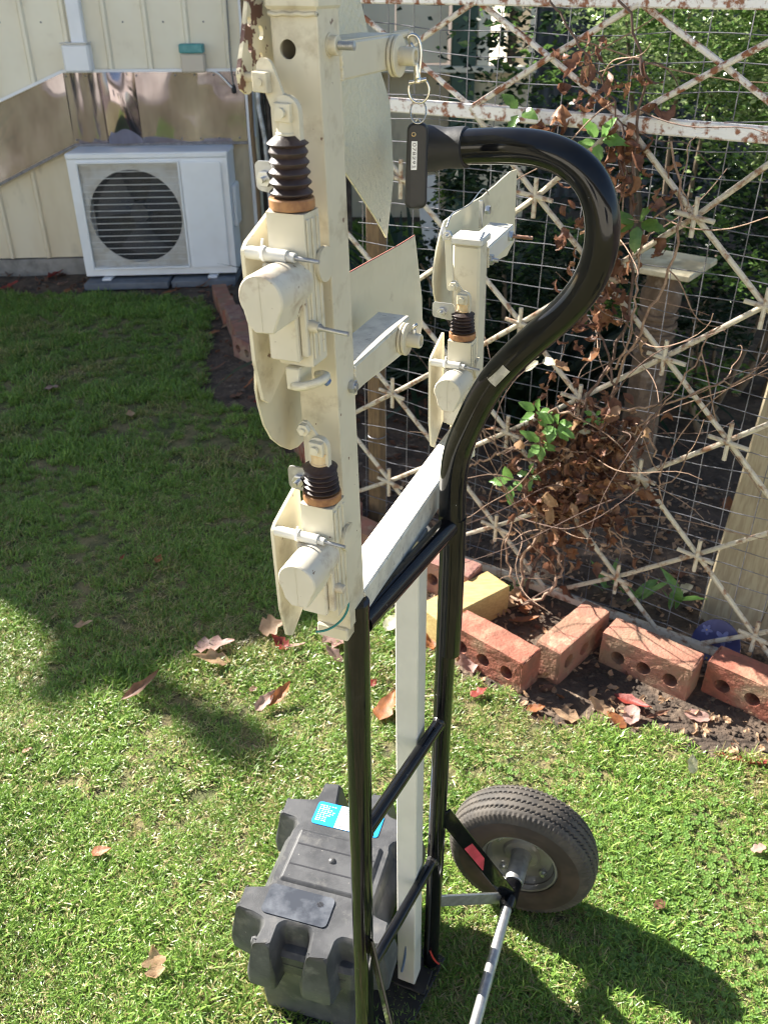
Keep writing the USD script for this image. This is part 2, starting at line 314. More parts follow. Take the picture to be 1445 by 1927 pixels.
X, Y = np.meshgrid(ax, ay, indexing='ij'); Z = relief(X, Y); Z[(abs(X) > 3.5) | (Y < -1) | (Y > 7)] = 0
idx = np.arange(X.size).reshape(X.shape); q = np.stack([idx[:-1, :-1], idx[1:, :-1], idx[1:, 1:], idx[:-1, 1:]], -1).reshape(-1, 4)
soil = paint('garden_soil', (.115, .080, .056), (.058, .042, .031), .95, scale=9, bump=.010, bscale=60, c3=(.24, .18, .125), ramp3=(.56, .70), scale3=24)
single('ground', (np.stack([X.ravel(), Y.ravel(), Z.ravel()], 1), q), soil, 'dark garden soil of the beds', kind='structure', smooth=True)
thatch = paint('lawn_thatch', (.20, .165, .075), (.085, .095, .032), .95, scale=9, ramp=(.40, .58), bump=.006, bscale=140, c3=(.06, .045, .03), ramp3=(.56, .66), scale3=70)
lv, lf = trimesh.creation.triangulate_polygon(LAWN.intersection(sg.box(-3.4, -.5, 3.4, 5)), engine='earcut')
lv, lf = trimesh.remesh.subdivide_to_size(np.c_[lv, 0 * lv[:, 0]], lf, .09)
lv[:, 2] = relief(lv[:, 0], lv[:, 1]) + .006
far = LAWN.difference(sg.box(-3.4, -.5, 3.4, 5))
fars = []
for g in getattr(far, 'geoms', [far]):
    v_, f_ = trimesh.creation.triangulate_polygon(g, engine='earcut'); fars.append((np.c_[v_, np.full(len(v_), .006)], f_))
single('lawn', cat((lv, lf), *fars), thatch, 'mown patchy lawn', kind='structure', smooth=True)
bl, bf = trimesh.creation.triangulate_polygon(sg.Polygon([(-.35, 4.1), (.5, 3.9), (1.2, 4.3), (1.6, 6.3), (-.7, 6.3)]), engine='earcut')
single('back_lawn', (np.c_[bl, np.full(len(bl), .012)], bf), thatch, 'strip of lawn behind the fence', kind='structure')

# grass blades
gm = mat('grass_blades', {'a': ('attribute', {'attribute': 'tone'}), 'g': ('geometry', {}), 'n': ('noise_texture', {'scale': 2.6, 'detail': 5, 'roughness': .62}),
     'mr': ('map_range', {'from_min': .34, 'from_max': .66, 'to_min': -.30, 'to_max': .26, 'clamp': True}), 'ad': ('math', {'math_type': 'add', 'use_clamp': True}),
     'r': ('rgb_ramp', {'ramp': [(0, (.44, .36, .18)), (.20, (.50, .44, .20)), (.34, (.36, .36, .12)), (.50, (.165, .255, .048)), (.75, (.165, .31, .05)), (1, (.28, .43, .08))]}),
     'p': ('principled_bsdf', {'roughness': .38, 'specular_ior_level': .5}), 't': ('translucent_bsdf', {}), 'mx': ('mix_closure', {'fac': .32})},
    [('g.position', 'n.vector'), ('n.fac', 'mr.value'), ('a.fac', 'ad.value1'), ('mr.result', 'ad.value2'), ('ad.value', 'r.fac'), ('r.color', 'p.base_color'), ('r.color', 't.color'),
     ('p.BSDF', 'mx.closure1'), ('t.BSDF', 'mx.closure2')], 'mx.closure')
def tuft(seed, n, R, lmin, lmax, w, sfrac=.40):
    r = np.random.default_rng(seed); V, Fs, tone = [], [], []
    for k in range(n):
        a0 = r.uniform(0, 6.283); b = R * math.sqrt(r.uniform()) * np.array([math.cos(a0), math.sin(a0)])
        straw = r.uniform() < sfrac; ph = r.uniform(0, 6.283); L = r.uniform(lmin, lmax); ww = w * r.uniform(.6, 1.25)
        th = r.uniform(.9, 1.45) if straw else r.uniform(.25, 1.15); bend = r.uniform(.1, .5) if straw else r.uniform(.2, .8)
        tn = r.uniform(0, .3) if straw else r.uniform(.45, 1.0)
        d = np.array([math.cos(ph), math.sin(ph)]); sd = np.array([-d[1], d[0], r.uniform(-.5, .5)]); p = np.array([b[0], b[1], r.uniform(0, .004)]); base = len(V)
        for i in range(4):
            wd = ww * (1, .95, .7, 0)[i] / 2
            if i < 3: V += [p - sd * wd, p + sd * wd]; tone += [tn, tn]
            else: V.append(p); tone.append(tn)
            t = min(th + bend * i / 2, 1.62); p = p + L / 3 * np.array([d[0] * math.sin(t), d[1] * math.sin(t), math.cos(t)]); p[2] = max(p[2], .001)
        Fs += [(base, base + 1, base + 3), (base, base + 3, base + 2), (base + 2, base + 3, base + 5), (base + 2, base + 5, base + 4), (base + 4, base + 5, base + 6)]
    return np.array(V), np.array(Fs), np.array(tone)
def instancer(name, protos, pos, which, rot, scl, label):
    path = numbered('/World', name); pi = UsdGeom.PointInstancer.Define(stage, path); ps = []
    for nm, v, f, tone, m in protos:
        p = usdkit.mesh(stage, f'{path}/{nm}', (v, f), m); ps.append(p.GetPath())
        if tone is not None: UsdGeom.PrimvarsAPI(p).CreatePrimvar('tone', Sdf.ValueTypeNames.FloatArray, 'vertex').Set(Vt.FloatArray.FromNumpy(tone.astype(np.float32)))
    pi.CreatePrototypesRel().SetTargets(ps)
    pi.CreatePositionsAttr(Vt.Vec3fArray.FromNumpy(pos.astype(np.float32))); pi.CreateProtoIndicesAttr(Vt.IntArray.FromNumpy(which.astype(np.int32)))
    q = np.zeros((len(pos), 4)); q[:, 0] = np.cos(rot / 2); q[:, 3] = np.sin(rot / 2)
    pi.CreateOrientationsAttr(Vt.QuathArray([Gf.Quath(float(a), float(b), float(c), float(d)) for a, b, c, d in q]))
    pi.CreateScalesAttr(Vt.Vec3fArray.FromNumpy(scl.astype(np.float32)))
    tag(pi.GetPrim(), label, kind='stuff'); return pi
def in_view(x, y, mx=.45):
    z = y * math.cos(PITCH) + CAM_H * math.sin(PITCH); return np.abs(x) < z * .46 + mx
PT = []
lawn_prep = sg.prep if False else LAWN.buffer(.02)
import shapely
for y0, y1, stp, s in ((.25, 1.25, .0215, .95), (1.25, 2.6, .027, 1.05), (2.6, 4.8, .038, 1.35)):
    gx, gy = np.meshgrid(np.arange(-3, 3, stp), np.arange(y0, y1, stp)); gx = gx.ravel() + rng.uniform(-.5, .5, gx.size) * stp * 1.6; gy = gy.ravel() + rng.uniform(-.5, .5, gy.size) * stp * 1.6
    k = in_view(gx, gy) & shapely.contains_xy(lawn_prep, gx, gy); gx, gy = gx[k], gy[k]
    dens = meshkit.fbm(np.stack([gx * 4, gy * 4, 0 * gx], -1), 4, 11); k = rng.uniform(size=len(gx)) < np.clip((dens - .22) * 6, .5, 1); gx, gy = gx[k], gy[k]
    PT.append(np.c_[gx, gy, relief(gx, gy) + .005, s * rng.uniform(.75, 1.25, len(gx)) * np.clip(.70 + .8 * (meshkit.noise(np.stack([gx * 6, gy * 6, 0 * gx], -1), 21) - .3), .6, 1.25)])
gb = rng.uniform([-.4, 4.2], [1.4, 6.2], (900, 2)); PT.append(np.c_[gb, np.full(len(gb), .012), rng.uniform(1.6, 2.4, len(gb))])
PT = np.vstack(PT)
protos = [(f'tuft_{i:03d}' if i else 'tuft',) + tuft(30 + i, 64, .026, .012, .030, .0025, .38 if i < 4 else .08) + (gm,) for i in range(7)]
instancer('grass', protos, PT[:, :3], np.where(rng.uniform(size=len(PT)) < np.clip((PT[:, 1] - 1.9 + .9 * (meshkit.noise(PT[:, :3] * 1.6, 8) - .5)) / 1.1, .12, .85), rng.integers(4, 7, len(PT)), rng.integers(0, 4, len(PT))), rng.uniform(0, 6.283, len(PT)), np.repeat(PT[:, 3:], 3, 1), 'short mown green and straw coloured grass')
# clover and small weeds between the grass at the right
def clover():
    V, Fs = [], []
    for k in range(3):
        a = k * 2.094; c = np.array([math.cos(a), math.sin(a), 0]) * .0052 + np.array([0, 0, .013]); n0 = len(V)
        V.append(c + [0, 0, -.001]); V += [c + .0052 * np.array([math.cos(t), math.sin(t), .12]) for t in np.linspace(0, 6.283, 8)[:-1]]
        Fs += [(n0, n0 + 1 + i, n0 + 1 + (i + 1) % 7) for i in range(7)]
    n0 = len(V); V += [np.array([-.0005, 0, 0]), np.array([.0005, 0, 0]), np.array([0, 0, .013])]; Fs.append((n0, n0 + 1, n0 + 2))
    return np.array(V), np.array(Fs)
cv, cf = clover()
cl = []
for cx, cy, sx, sy, n in ((.50, 1.05, .10, .12, 520), (.62, 1.12, .10, .10, 300), (.55, .86, .09, .07, 220), (.30, 1.30, .14, .05, 90)):
    cl.append(np.c_[rng.normal(cx, sx, n), rng.normal(cy, sy, n)])
cl = np.vstack(cl); cl = cl[shapely.contains_xy(LAWN, cl[:, 0], cl[:, 1])]
instancer('clover', [('clover_leaf', cv, cf, None, M['clover'])], np.c_[cl, relief(cl[:, 0], cl[:, 1]) + .008], np.zeros(len(cl), int), rng.uniform(0, 6.28, len(cl)), np.repeat(rng.uniform(.38, .75, (len(cl), 1)), 3, 1), 'patch of small round clover leaves in the lawn')

# ---------------------------------------------------------------- house wall with its skillion roof
def wl(x, d, h):
    """point of the house wall: x along the picture, d towards the camera, h up"""
    return np.stack([np.asarray(x) + 0 * np.asarray(d), 5.1 + .09 * (np.asarray(x) + 1.6) - d, h + 0 * np.asarray(x)], -1)
def wmap(v): return wl(v[:, 0], v[:, 1], v[:, 2])
def roofh(x): return 3.37 - (np.asarray(x) + 4.8) * .285
house = Thing('house', 'cream ribbed metal clad house wall with stained bright band low down', 'house', wl(-1.6, 0, 0))
def wpanel(poly, d0, d1):
    v, f = prism(poly, d1 - d0); return mapped((np.c_[v[:, 0], d0 + v[:, 2], v[:, 1]], f[:, ::-1]), wmap)
KX = -1.675                                                        # where the band bends
def band_lo(x): return np.where(x > KX, .715, .715 + (x - KX) * .445)
def band_hi(x): return np.where(x > KX, 1.062, 1.062 + (x - KX) * .395)
xs = [-.745] + [-.814 - .2035 * k for k in range(0, 21)]
for a, b in zip(xs[1:], xs[:-1]):
    house.part('cladding_panel', wpanel([(a, band_lo(a) + .05), (b, band_lo(b) + .05), (b, roofh(b)), (a, roofh(a))] if not (a < KX < b) else [(a, band_lo(a) + .05), (KX, .765), (b, band_lo(b) + .05), (b, roofh(b)), (a, roofh(a))], -.05, 0), M['wall'])
for a in xs[1:]:
    lo = float(band_hi(a)) - .02; P = [(a - .021, 0), (a - .012, .013), (a + .004, .013), (a + .013, 0)]
    v, f = prism(P, float(roofh(a)) - lo); house.part('cladding_rib', mapped((np.c_[v[:, 0], v[:, 1], v[:, 2] + lo], f), wmap), M['wall'])
    if a > -3: house.part('screw', lathe([(.0045, 0), (.0045, .003), (.0001, .004)], 8, wl(a + .085, 0, 1.29), (-.09, -1, 0)), M['wire'])
# lower wall, footing, corner trim
for a, b in zip(xs[1:], xs[:-1]):
    if a > -3.6:
        house.part('lower_panel', wpanel([(a, .10), (b, .10), (b, float(band_lo(b)) + .06), (a, float(band_lo(a)) + .06)], -.045, -.012), M['walllow'])
for x in np.arange(-3.4, -.75, .2035) + .04:
    P = [(x - .019, -.012), (x - .011, .002), (x + .004, .002), (x + .012, -.012)]
    v, f = prism(P, float(band_lo(x)) - .08); house.part('lower_rib', mapped((np.c_[v[:, 0], v[:, 1], v[:, 2] + .10], f), wmap), M['walllow'])
house.part('footing', wpanel([(-4.75, -.1), (-.74, -.1), (-.74, .094), (-4.75, .094)], -.2, .004), M['conc'])
house.part('corner_trim', mapped(box(-.748, -.712, -.06, .022, -.02, float(roofh(-.73)), .004), wmap), M['wallwhite'])
# bright stained band in sheets, each a little buckled
def sheet(x0, x1, bulge, seed, d0):
    nu, nv = 24, 12; u = np.linspace(x0, x1, nu); V = []
    for a in u:
        lo, hi = float(band_lo(a)), float(band_hi(a))
        for t in np.linspace(0, 1, nv):
            s = (a - x0) / (x1 - x0); d = d0 + bulge(s, t) + .004 * (meshkit.fbm(np.array([a * 5, t * 2, seed]), 3, seed) - .5) * math.sin(math.pi * min(max(t, .02), .98))
            V.append(wl(a, d, lo + (hi - lo) * t))
    i = np.arange(nu * nv).reshape(nu, nv); q = np.stack([i[:-1, :-1], i[1:, :-1], i[1:, 1:], i[:-1, 1:]], -1).reshape(-1, 4); V = np.array(V)
    v, f = arr((V, q)); n = len(v); back = v + [0, .002, 0]
    return np.vstack([v, back]), np.vstack([f, f[:, ::-1] + n])
house.part('band_sheet', sheet(-2.9, KX, lambda s, t: .002 + .008 * math.sin(7 * s) * math.sin(3.1 * t), 1, .018), M['flash'], True)
house.part('band_sheet', sheet(KX, -1.50, lambda s, t: .006 * math.sin(s * 12) * (.5 + t), 2, .020), M['flash'], True)
house.part('band_sheet', sheet(-1.50, -1.30, lambda s, t: .045 * math.sin(math.pi * s ** .7) * math.sin(math.pi * (.2 + .6 * t)) + .003 * math.sin(9 * s + 5 * t), 3, .020), M['flash_bright'], True)
house.part('band_sheet', sheet(-1.31, -.985, lambda s, t: .008 * math.sin(s * 5 + .5) * math.sin(2 * t + .6), 4, .025), M['flash'], True)
house.part('band_sheet', sheet(-.99, -.75, lambda s, t: .002, 5, .019), M['flash'], True)
for x0, x1 in ((-2.9, KX), (KX, -.75)):
    for fn, dz in ((band_hi, .006), (band_lo, -.006)):
        house.part('edge_strip', bar(wl(x0, .022, float(fn(x0)) + dz), wl(x1, .022, float(fn(x1)) + dz), .012, .014, UP), M['wallwhite'] if dz > 0 else M['wire'])
for x in (-1.66, -1.56, -1.42, -1.30, -1.1, -1.0, -.9, -.79):
    for z in (.735, 1.045): house.part('screw', lathe([(.005, 0), (.005, .003), (.0001, .004)], 8, wl(x, .026, z), (-.09, -1, 0)), M['wire'])
rf = [(-4.86, -.25), (-.68, -.25), (-.68, 3.2), (-4.86, 3.2)]
v, f = prism(rf, .06); house.part('roof', mapped((np.c_[v[:, 0], -v[:, 1], roofh(v[:, 0]) + v[:, 2]], f), wmap), M['roof'])
fx0 = wl(-4.72, .12, 3.3); house.part('flue', lathe([(.045, -.02), (.045, .36), (.075, .37), (.075, .43), (.0001, .47)], 20, fx0), M['roof'], 30)
house.part('side_wall', mapped(box(-.79, -.74, -3.0, -.051, .0, float(roofh(-.74)) - .02), wmap), M['wall'])
house.part('side_wall', mapped(box(-4.75, -4.70, -3.0, -.051, .0, float(roofh(-4.75)) - .02), wmap), M['wall'])
house.part('rear_wall', mapped(box(-4.75, -.74, -3.06, -3.01, .0, 2.4), wmap), M['wall'])

# things on the wall
dp = Thing('cable_duct', 'white plastic duct running down the wall into a square box', 'cable duct', wl(-1.57, 0, 1.06))
dp.part('duct', mapped(box(-1.60, -1.53, .001, .05, 1.19, 3.0, .006), wmap), M['wallwhite'], 30)
dp.part('end_box', mapped(box(-1.648, -1.512, .001, .075, 1.064, 1.195, .01), wmap), M['wallwhite'], 30)
dp.part('lid_rim', mapped(box(-1.650, -1.510, .006, .078, 1.195, 1.201, .002), wmap), M['acgrille'])
sb = Thing('sensor_box', 'small beige box with teal top above the band', 'wall box', wl(-1.0, 0, 1.06))
sb.part('case', mapped(box(-1.058, -.935, .001, .06, 1.058, 1.148, .008), wmap), M['cardbeige'], 30)
sb.part('teal_top', mapped(box(-1.060, -.938, .001, .064, 1.149, 1.192, .005), wmap), M['tealcap'], 30)
cb = Thing('hanging_cable', 'thin grey cable hanging down the wall with dark plug end', 'cable', wl(-.80, .02, 1.0))
cb.part('cord', tube(smooth_path([wl(-.815, .03, 2.2), wl(-.806, .03, 1.7), wl(-.800, .03, 1.35), wl(-.806, .035, 1.15), wl(-.800, .035, .995)], 24), .004, 8), M['cable'], True)
cb.part('plug', lathe([(.001, 0), (.010, .004), (.013, .016), (.012, .028), (.006, .042), (.001, .044)], 14, wl(-.800, .036, .955)), M['rubber'], True)
cb.part('side_cord', tube(smooth_path([wl(-.93, .03, 1.062), wl(-.88, .035, 1.055), wl(-.84, .04, 1.02), wl(-.806, .04, .985)], 16), .004, 8), M['wallwhite'], True)
br = single('wall_bracket', mapped(cat(box(-1.72, -1.66, .001, .03, .40, .47, .004), box(-1.70, -1.64, .03, .05, .415, .455, .004)), wmap), M['wallwhite'], 'little pale bracket on the wall just left of the air conditioner', 'bracket', wl(-1.68, 0, .43))

# ---------------------------------------------------------------- air conditioner
ac = Thing('air_conditioner', 'white outdoor air conditioner unit with round fan grille', 'air conditioner', wl(-1.25, .25, 0))
x0, x1, d0, d1, z0, z1 = -1.662, -.832, .02, .252, .058, .700
ac.part('casing', mapped(cat(box(x0, x1, d0, d0 + .012, z0, z1, .004), box(x0, x0 + .012, d0, d1, z0, z1, .004), box(x1 - .012, x1, d0, d1, z0, z1, .004), box(x0, x1, d0, d1, z0, z0 + .012, .004), box(x0 - .004, x1 + .004, d0, d1 + .004, z1 - .028, z1 + .002, .006)), wmap), M['acwhite'], 30)
fr = sg.box(x0 + .002, z0 + .002, x1 - .002, z1 - .029)
gx0, gx1, gz0, gz1 = x0 + .050, x0 + .575, .10, .655
hole = sg.box(gx0 + .03, gz0 + .03, gx1 - .03, gz1 - .03).buffer(.03)
ac.part('front_panel', wpanel(fr.difference(hole), d1 - .012, d1 + .002), M['acwhite'])
ac.part('side_cover', mapped(box(gx1 + .012, x1 - .035, d1 + .001, d1 + .016, .095, .655, .012), wmap), M['acwhite'], 30)
cxf, czf, Rf = (gx0 + gx1) / 2 + .002, .372, .243
ac.part('fan_shroud', wpanel(hole.buffer(.012).difference(sg.Point(cxf, czf).buffer(Rf, quad_segs=24)), d1 - .022, d1 - .015), M['acgrille'])
ac.part('cavity', mapped(box(gx0 - .01, gx1 + .01, d0 + .014, d0 + .03, gz0 - .01, gz1 + .01), wmap), M['acdark'])
fan = ac.part('fan', lathe([(.001, .04), (.05, .038), (.058, .02), (.058, -.03), (.001, -.03)], 24, wl(cxf, d1 - .13, czf), (-.09, -1, 0)), M['acfan'], 30)
for k in range(3):
    a0 = .5 + k * 2.094; V = []
    for t in np.linspace(.05, .225, 7):
        for s in np.linspace(-.45, .45, 7):
            a = a0 + s * (1.0 + .4 * t / .22); V.append(wl(cxf + t * math.cos(a), d1 - .115 + .05 * s, czf + t * math.sin(a)))
    i = np.arange(49).reshape(7, 7); q = np.stack([i[:-1, :-1], i[1:, :-1], i[1:, 1:], i[:-1, 1:]], -1).reshape(-1, 4)
    ac.part('blade', (np.array(V), q), M['acfan'], True, parent=fan)
gr = []
for z in np.linspace(gz0 + .012, gz1 - .012, 17): gr.append(bar(wl(gx0 + .006, d1 + .006, z), wl(gx1 - .006, d1 + .006, z), .003, .0027))
for x in np.linspace(gx0 + .008, gx1 - .008, 60): gr.append(bar(wl(x, d1 + .002, gz0 + .004), wl(x, d1 + .002, gz1 - .004), .0012, .0012, (1, 0, 0)))
ac.part('grille', cat(*gr[:17]), M['acgrille']); ac.part('wire_guard', cat(*gr[17:]), M['cable'])
for xa, za, xb, zb in ((gx0, gz0, gx1, gz0), (gx0, gz1, gx1, gz1), (gx0, gz0, gx0, gz1), (gx1, gz0, gx1, gz1)):
    ac.part('grille_rim', bar(wl(xa, d1 + .006, za), wl(xb, d1 + .006, zb), .012, .012, UP if xa != xb else (1, 0, 0), .003), M['acwhite'])
for x in (x0 + .12, x1 - .13): ac.part('foot', mapped(cat(box(x - .025, x + .025, .0, .30, .044, .056, .002), box(x - .022, x + .022, .255, .262, .02, .056)), wmap), M['wallwhite'])
ac.part('valve_cover', mapped(box(x1, x1 + .022, .06, .20, .30, .52, .008), wmap), M['acwhite'], 30)
sl1 = single('paving_slab', mapped(box(-1.655, -1.20, -.02, .345, .005, .043, .004), wmap), M['slate'], 'dark grey slab under the left half of the air conditioner', 'slab', wl(-1.42, .15, 0))
sl2 = single('paving_slab', mapped(box(-1.185, -.835, -.02, .33, .004, .042, .004), wmap), M['slate'], 'dark grey slab under the right half of the air conditioner', 'slab', wl(-1.0, .15, 0))

# ---------------------------------------------------------------- second building behind the fence, gap with poles
b2 = Thing('rear_outbuilding', 'cream outbuilding with dark green post behind the fence', 'building', (0.2, 6.5, 0))
for a, b in ((-.62, -.28), (-.27, .07), (.08, .42)):
    b2.part('wall_sheet', box(a, b, 6.5, 6.54, 1.0, 2.6, .004), M['wall'])
b2.part('lower_wall', box(-.9, 1.0, 6.52, 6.56, 0, .96), M['walllow'])
b2.part('ledge', box(-.9, 1.0, 6.38, 6.5, .95, .99, .006), M['wall'])
b2.part('corner_post', box(.44, .60, 6.40, 6.498, 0, 2.6, .008), M['greenpost'])
b2.part('corner_trim', box(.605, .69, 6.42, 6.498, .99, 2.6, .006), M['wall'])
b2.part('roof', box(-1.0, 1.2, 6.2, 9.2, 2.6, 2.68), M['roof'])
b2.part('side_wall', box(.96, 1.0, 6.56, 9.0, 0, 2.6), M['wall'])
cf_ = Thing('boundary_fence', 'dark corrugated iron fence at the back of the garden', 'fence', (3, 7.2, 0))
xx = np.arange(.9, 7.0, .019); wv = .012 * np.sin(xx * 2 * math.pi / .076)
for k in range(8):
    a, b = k * 40, min((k + 1) * 40 + 1, len(xx)); x_ = xx[a:b]; w_ = wv[a:b]; n = len(x_)
    V = np.vstack([np.c_[x_, 7.2 + w_, 0 * x_ - .05], np.c_[x_, 7.2 + w_, 0 * x_ + 1.75]]); i = np.arange(n - 1)
    cf_.part('iron_sheet', (V, np.stack([i, i + 1, i + 1 + n, i + n], 1)), M['corr'], True)
for nm, lb, pts, r, m in (('leaning_pole', 'rusty brown pole leaning in the gap beside the house corner', [(-.66, 4.75, 0), (-.70, 5.0, 1.9)], .012, 'brownwood'),
                          ('leaning_pole', 'twisted white pole leaning in the gap beside the house corner', [(-.55, 4.7, 0), (-.63, 4.85, .9), (-.69, 5.05, 2.0)], .011, 'pipewhite'),
                          ('leaning_pole', 'second paler twisted pole, nearest the cream post, in the gap', [(-.46, 4.65, 0), (-.55, 4.8, .8), (-.64, 5.05, 1.9)], .010, 'pipewhite'),
                          ('leaning_pole', 'blue handled pole in the dark gap beside the house', [(-.42, 4.95, .0), (-.52, 5.1, 1.9)], .016, 'bluepole'),
                          ('leaning_pole', 'dark thin stick in the gap beside the house corner', [(-.60, 4.9, 0), (-.60, 5.1, 1.8)], .009, 'darkwood')):
    t_ = Thing(nm, lb, 'pole', pts[0], 'poles leaning beside the house'); P = smooth_path(pts, 14) if len(pts) > 2 else np.linspace(pts[0], pts[1], 8)
    P = P + .004 * rng.normal(size=P.shape) * [1, 1, 0]
    t_.part('shaft', tube(P, r, 10), M[m], True); t_.part('tip', lathe([(r * 1.05, 0), (r * 1.05, .02), (r * .4, .028), (.0001, .03)], 10, P[-1], P[-1] - P[-2]), M[m], True)
dw = Thing('shed_door', 'dark recessed door beside the house corner', 'door', (-.48, 5.6, 0))
for k in range(4): dw.part('board', box(-.70 + k * .11, -.594 + k * .11, 5.6, 5.63, 0, 2.3, .003), M['darkwood'])
dw.part('frame', cat(box(-.258, -.20, 5.56, 5.64, 0, 2.36, .004), box(-.76, -.705, 5.56, 5.64, 0, 2.36, .004), box(-.704, -.259, 5.56, 5.64, 2.302, 2.36, .004)), M['darkwood'])

# the sunlit weatherboard house behind the photographer, seen mirrored in the bright band
hb = Thing('weatherboard_house', 'cream weatherboard house facing the garden', 'house', (0, -5.5, 0))
for k in range(22):
    z0 = .25 + k * .14
    for a, b in ((-9, -3.6), (-1.9, 1.4), (3.1, 9)) if 1.05 < z0 < 2.2 else ((-9, 9),): hb.part('weatherboard', mapped(box(a, b, -.012, .012, 0, .152), frame((0, -5.5 + .006, z0), (1, 0, 0), (0, .99, .10), (0, -.10, .99))), M['boards'])
for a, b in ((-3.6, -1.9), (1.4, 3.1)):
    wn = hb.part('window', cat(box(a, a + .08, -5.54, -5.44, 1.12, 2.27), box(b - .08, b, -5.54, -5.44, 1.12, 2.27), box(a + .08, b - .08, -5.54, -5.44, 1.12, 1.2), box(a + .08, b - .08, -5.54, -5.44, 2.19, 2.27), box((a + b) / 2 - .03, (a + b) / 2 + .03, -5.53, -5.45, 1.2, 2.19)), M['wallwhite'])
    hb.part('pane', box(a + .081, b - .081, -5.505, -5.495, 1.201, 2.189), M['acdark'], parent=wn)
hb.part('base', box(-9, 9, -5.6, -5.52, -.02, .26), M['conc'])
hb.part('roof', mapped(box(-9.6, 9.6, -.6, 5, 0, .12), frame((0, -5.5, 3.42), (1, 0, 0), (0, -.94, .34), (0, .34, .94))), M['roof'])

# ---------------------------------------------------------------- leaves
def leafmesh(L, W, kind='ovate', curl=.3, fold=.2, wave=.1, seed=0, n=9):
    """leaf blade from the stalk at the origin along +x; curl bends it upwards, fold lifts both halves"""
    r = np.random.default_rng(seed); t = np.linspace(0, 1, n)
    if kind == 'lance': w = np.sin(np.pi * t ** .8) ** .9 * .9
    elif kind == 'round': w = np.sqrt(np.clip(1 - (2 * t - 1) ** 2, 0, 1))
    elif kind == 'lobed':
        t = np.array([0, .10, .22, .34, .44, .56, .66, .80, 1.0]); w = np.array([.06, .62, .98, .62, .86, .95, .48, .34, .02]); n = 9
    else: w = np.sin(np.pi * t ** .72) ** .8
    w = np.maximum(w * (1 + .15 * r.normal(size=n)), .02); V = []
    for i in range(n):
        for s in (-1, -.5, 0, .5, 1):
            a = curl * (t[i] - .25); y = s * w[i] * W / 2
            z = abs(s) ** 1.3 * w[i] * W / 2 * fold + wave * W * .5 * r.normal() * abs(s)
            x = L * t[i]
            if abs(curl) > .05: R = L / curl; V.append([R * math.sin(curl * t[i]) - z * math.sin(curl * t[i]), y, R * (1 - math.cos(curl * t[i])) + z * math.cos(curl * t[i])])
            else: V.append([x, y, z])
    i = np.arange(n * 5).reshape(n, 5); q = np.stack([i[:-1, :-1], i[1:, :-1], i[1:, 1:], i[:-1, 1:]], -1).reshape(-1, 4)
    return np.array(V), q
def rotm(yaw, pitch, roll):
    cy, sy, cp, sp, cr, sr = math.cos(yaw), math.sin(yaw), math.cos(pitch), math.sin(pitch), math.cos(roll), math.sin(roll)
    return np.array([[cy, -sy, 0], [sy, cy, 0], [0, 0, 1]]) @ np.array([[cp, 0, -sp], [0, 1, 0], [sp, 0, cp]]) @ np.array([[1, 0, 0], [0, cr, -sr], [0, sr, cr]])
def place(m, o, yaw, pitch=0, roll=0):
    R = rotm(yaw, pitch, roll); o = np.asarray(o, float); return mapped(m, lambda v: v @ R.T + o)
def blades(cen, rad, n, size, seed, flat=.6, shell=.45):
    """n separate leaf blades in uneven clumps through an ellipsoid, with gaps between the clumps"""
    r = np.random.default_rng(seed); nc = max(12, n // 70); d = r.normal(size=(nc, 3)); d /= np.linalg.norm(d, axis=1, keepdims=True)
    cc = d * (shell + (1 - shell) * r.uniform(size=(nc, 1)) ** .6); k = r.integers(0, nc, n); sp_ = r.uniform(.035, .12, nc)
    p = np.asarray(cen) + (cc[k] + r.normal(size=(n, 3)) * sp_[k, None]) * np.asarray(rad); p[:, 2] = np.maximum(p[:, 2], .02)
    L = size * r.uniform(.55, 1.35, (n, 1)); a = r.uniform(0, 6.283, n); pt = r.uniform(-.9, .6, n) * flat
    X = np.c_[np.cos(a) * np.cos(pt), np.sin(a) * np.cos(pt), np.sin(pt)]; N = np.c_[r.normal(size=(n, 2)) * 1.1, np.ones(n) * .8]; Y = np.cross(N, X); Y /= np.linalg.norm(Y, axis=1, keepdims=True); N = np.cross(X, Y)
    V = np.stack([p, p + X * L * .45 + Y * L * .26 + N * L * .06, p + X * L - N * L * .08, p + X * L * .45 - Y * L * .26 + N * L * .06], 1).reshape(-1, 3)
    b = np.arange(n)[:, None] * 4; return V, np.vstack([b + [0, 2, 1], b + [0, 3, 2]])

# ---------------------------------------------------------------- fence: iron lattice panel and weld mesh
FP = np.array([.322, 2.03, 0]); FD = np.array([.834, -.551, 0]); FD /= np.linalg.norm(FD); FN = np.array([FD[1], -FD[0], 0])     # FN towards the camera
def fen(s, h, d=0.0): return FP + np.asarray(s) * FD + UP * h + FN * d
def nodeA(i, v):
    k = 1.07 - v; return fen(.022 + .352 * i - .035 * k * (k > 0), v + (.008 - .034 * i) * k / .9 * (k > 0))
lat = Thing('lattice_panel', 'rusty white iron lattice panel of diamonds with small crosses at each joint', 'fence panel', FP)
for h, nm, m, w in ((1.229, 'rail', 'rustrail', .030), (1.447, 'rail', 'rustrail', .030), (.040, 'bottom_rail', 'oldwhite', .022)):
    P = [fen(-.49, h), fen(1.7, h - (.02 if h < .1 else 0))]; lat.part(nm, bar(P[0], P[1], .018, w, UP, .003), M[m])
lat.part('end_bar', bar(nodeA(-1.5, .03), nodeA(-1.5, 1.46), .022, .018, FN, .003), M['rustwhite'])
rows = [1.235, 1.068, .920, .772, .624, .476, .328, .180, .040]
def node(c, r):                                                    # c counts half columns, r rows downwards
    return nodeA(c / 2, rows[r])
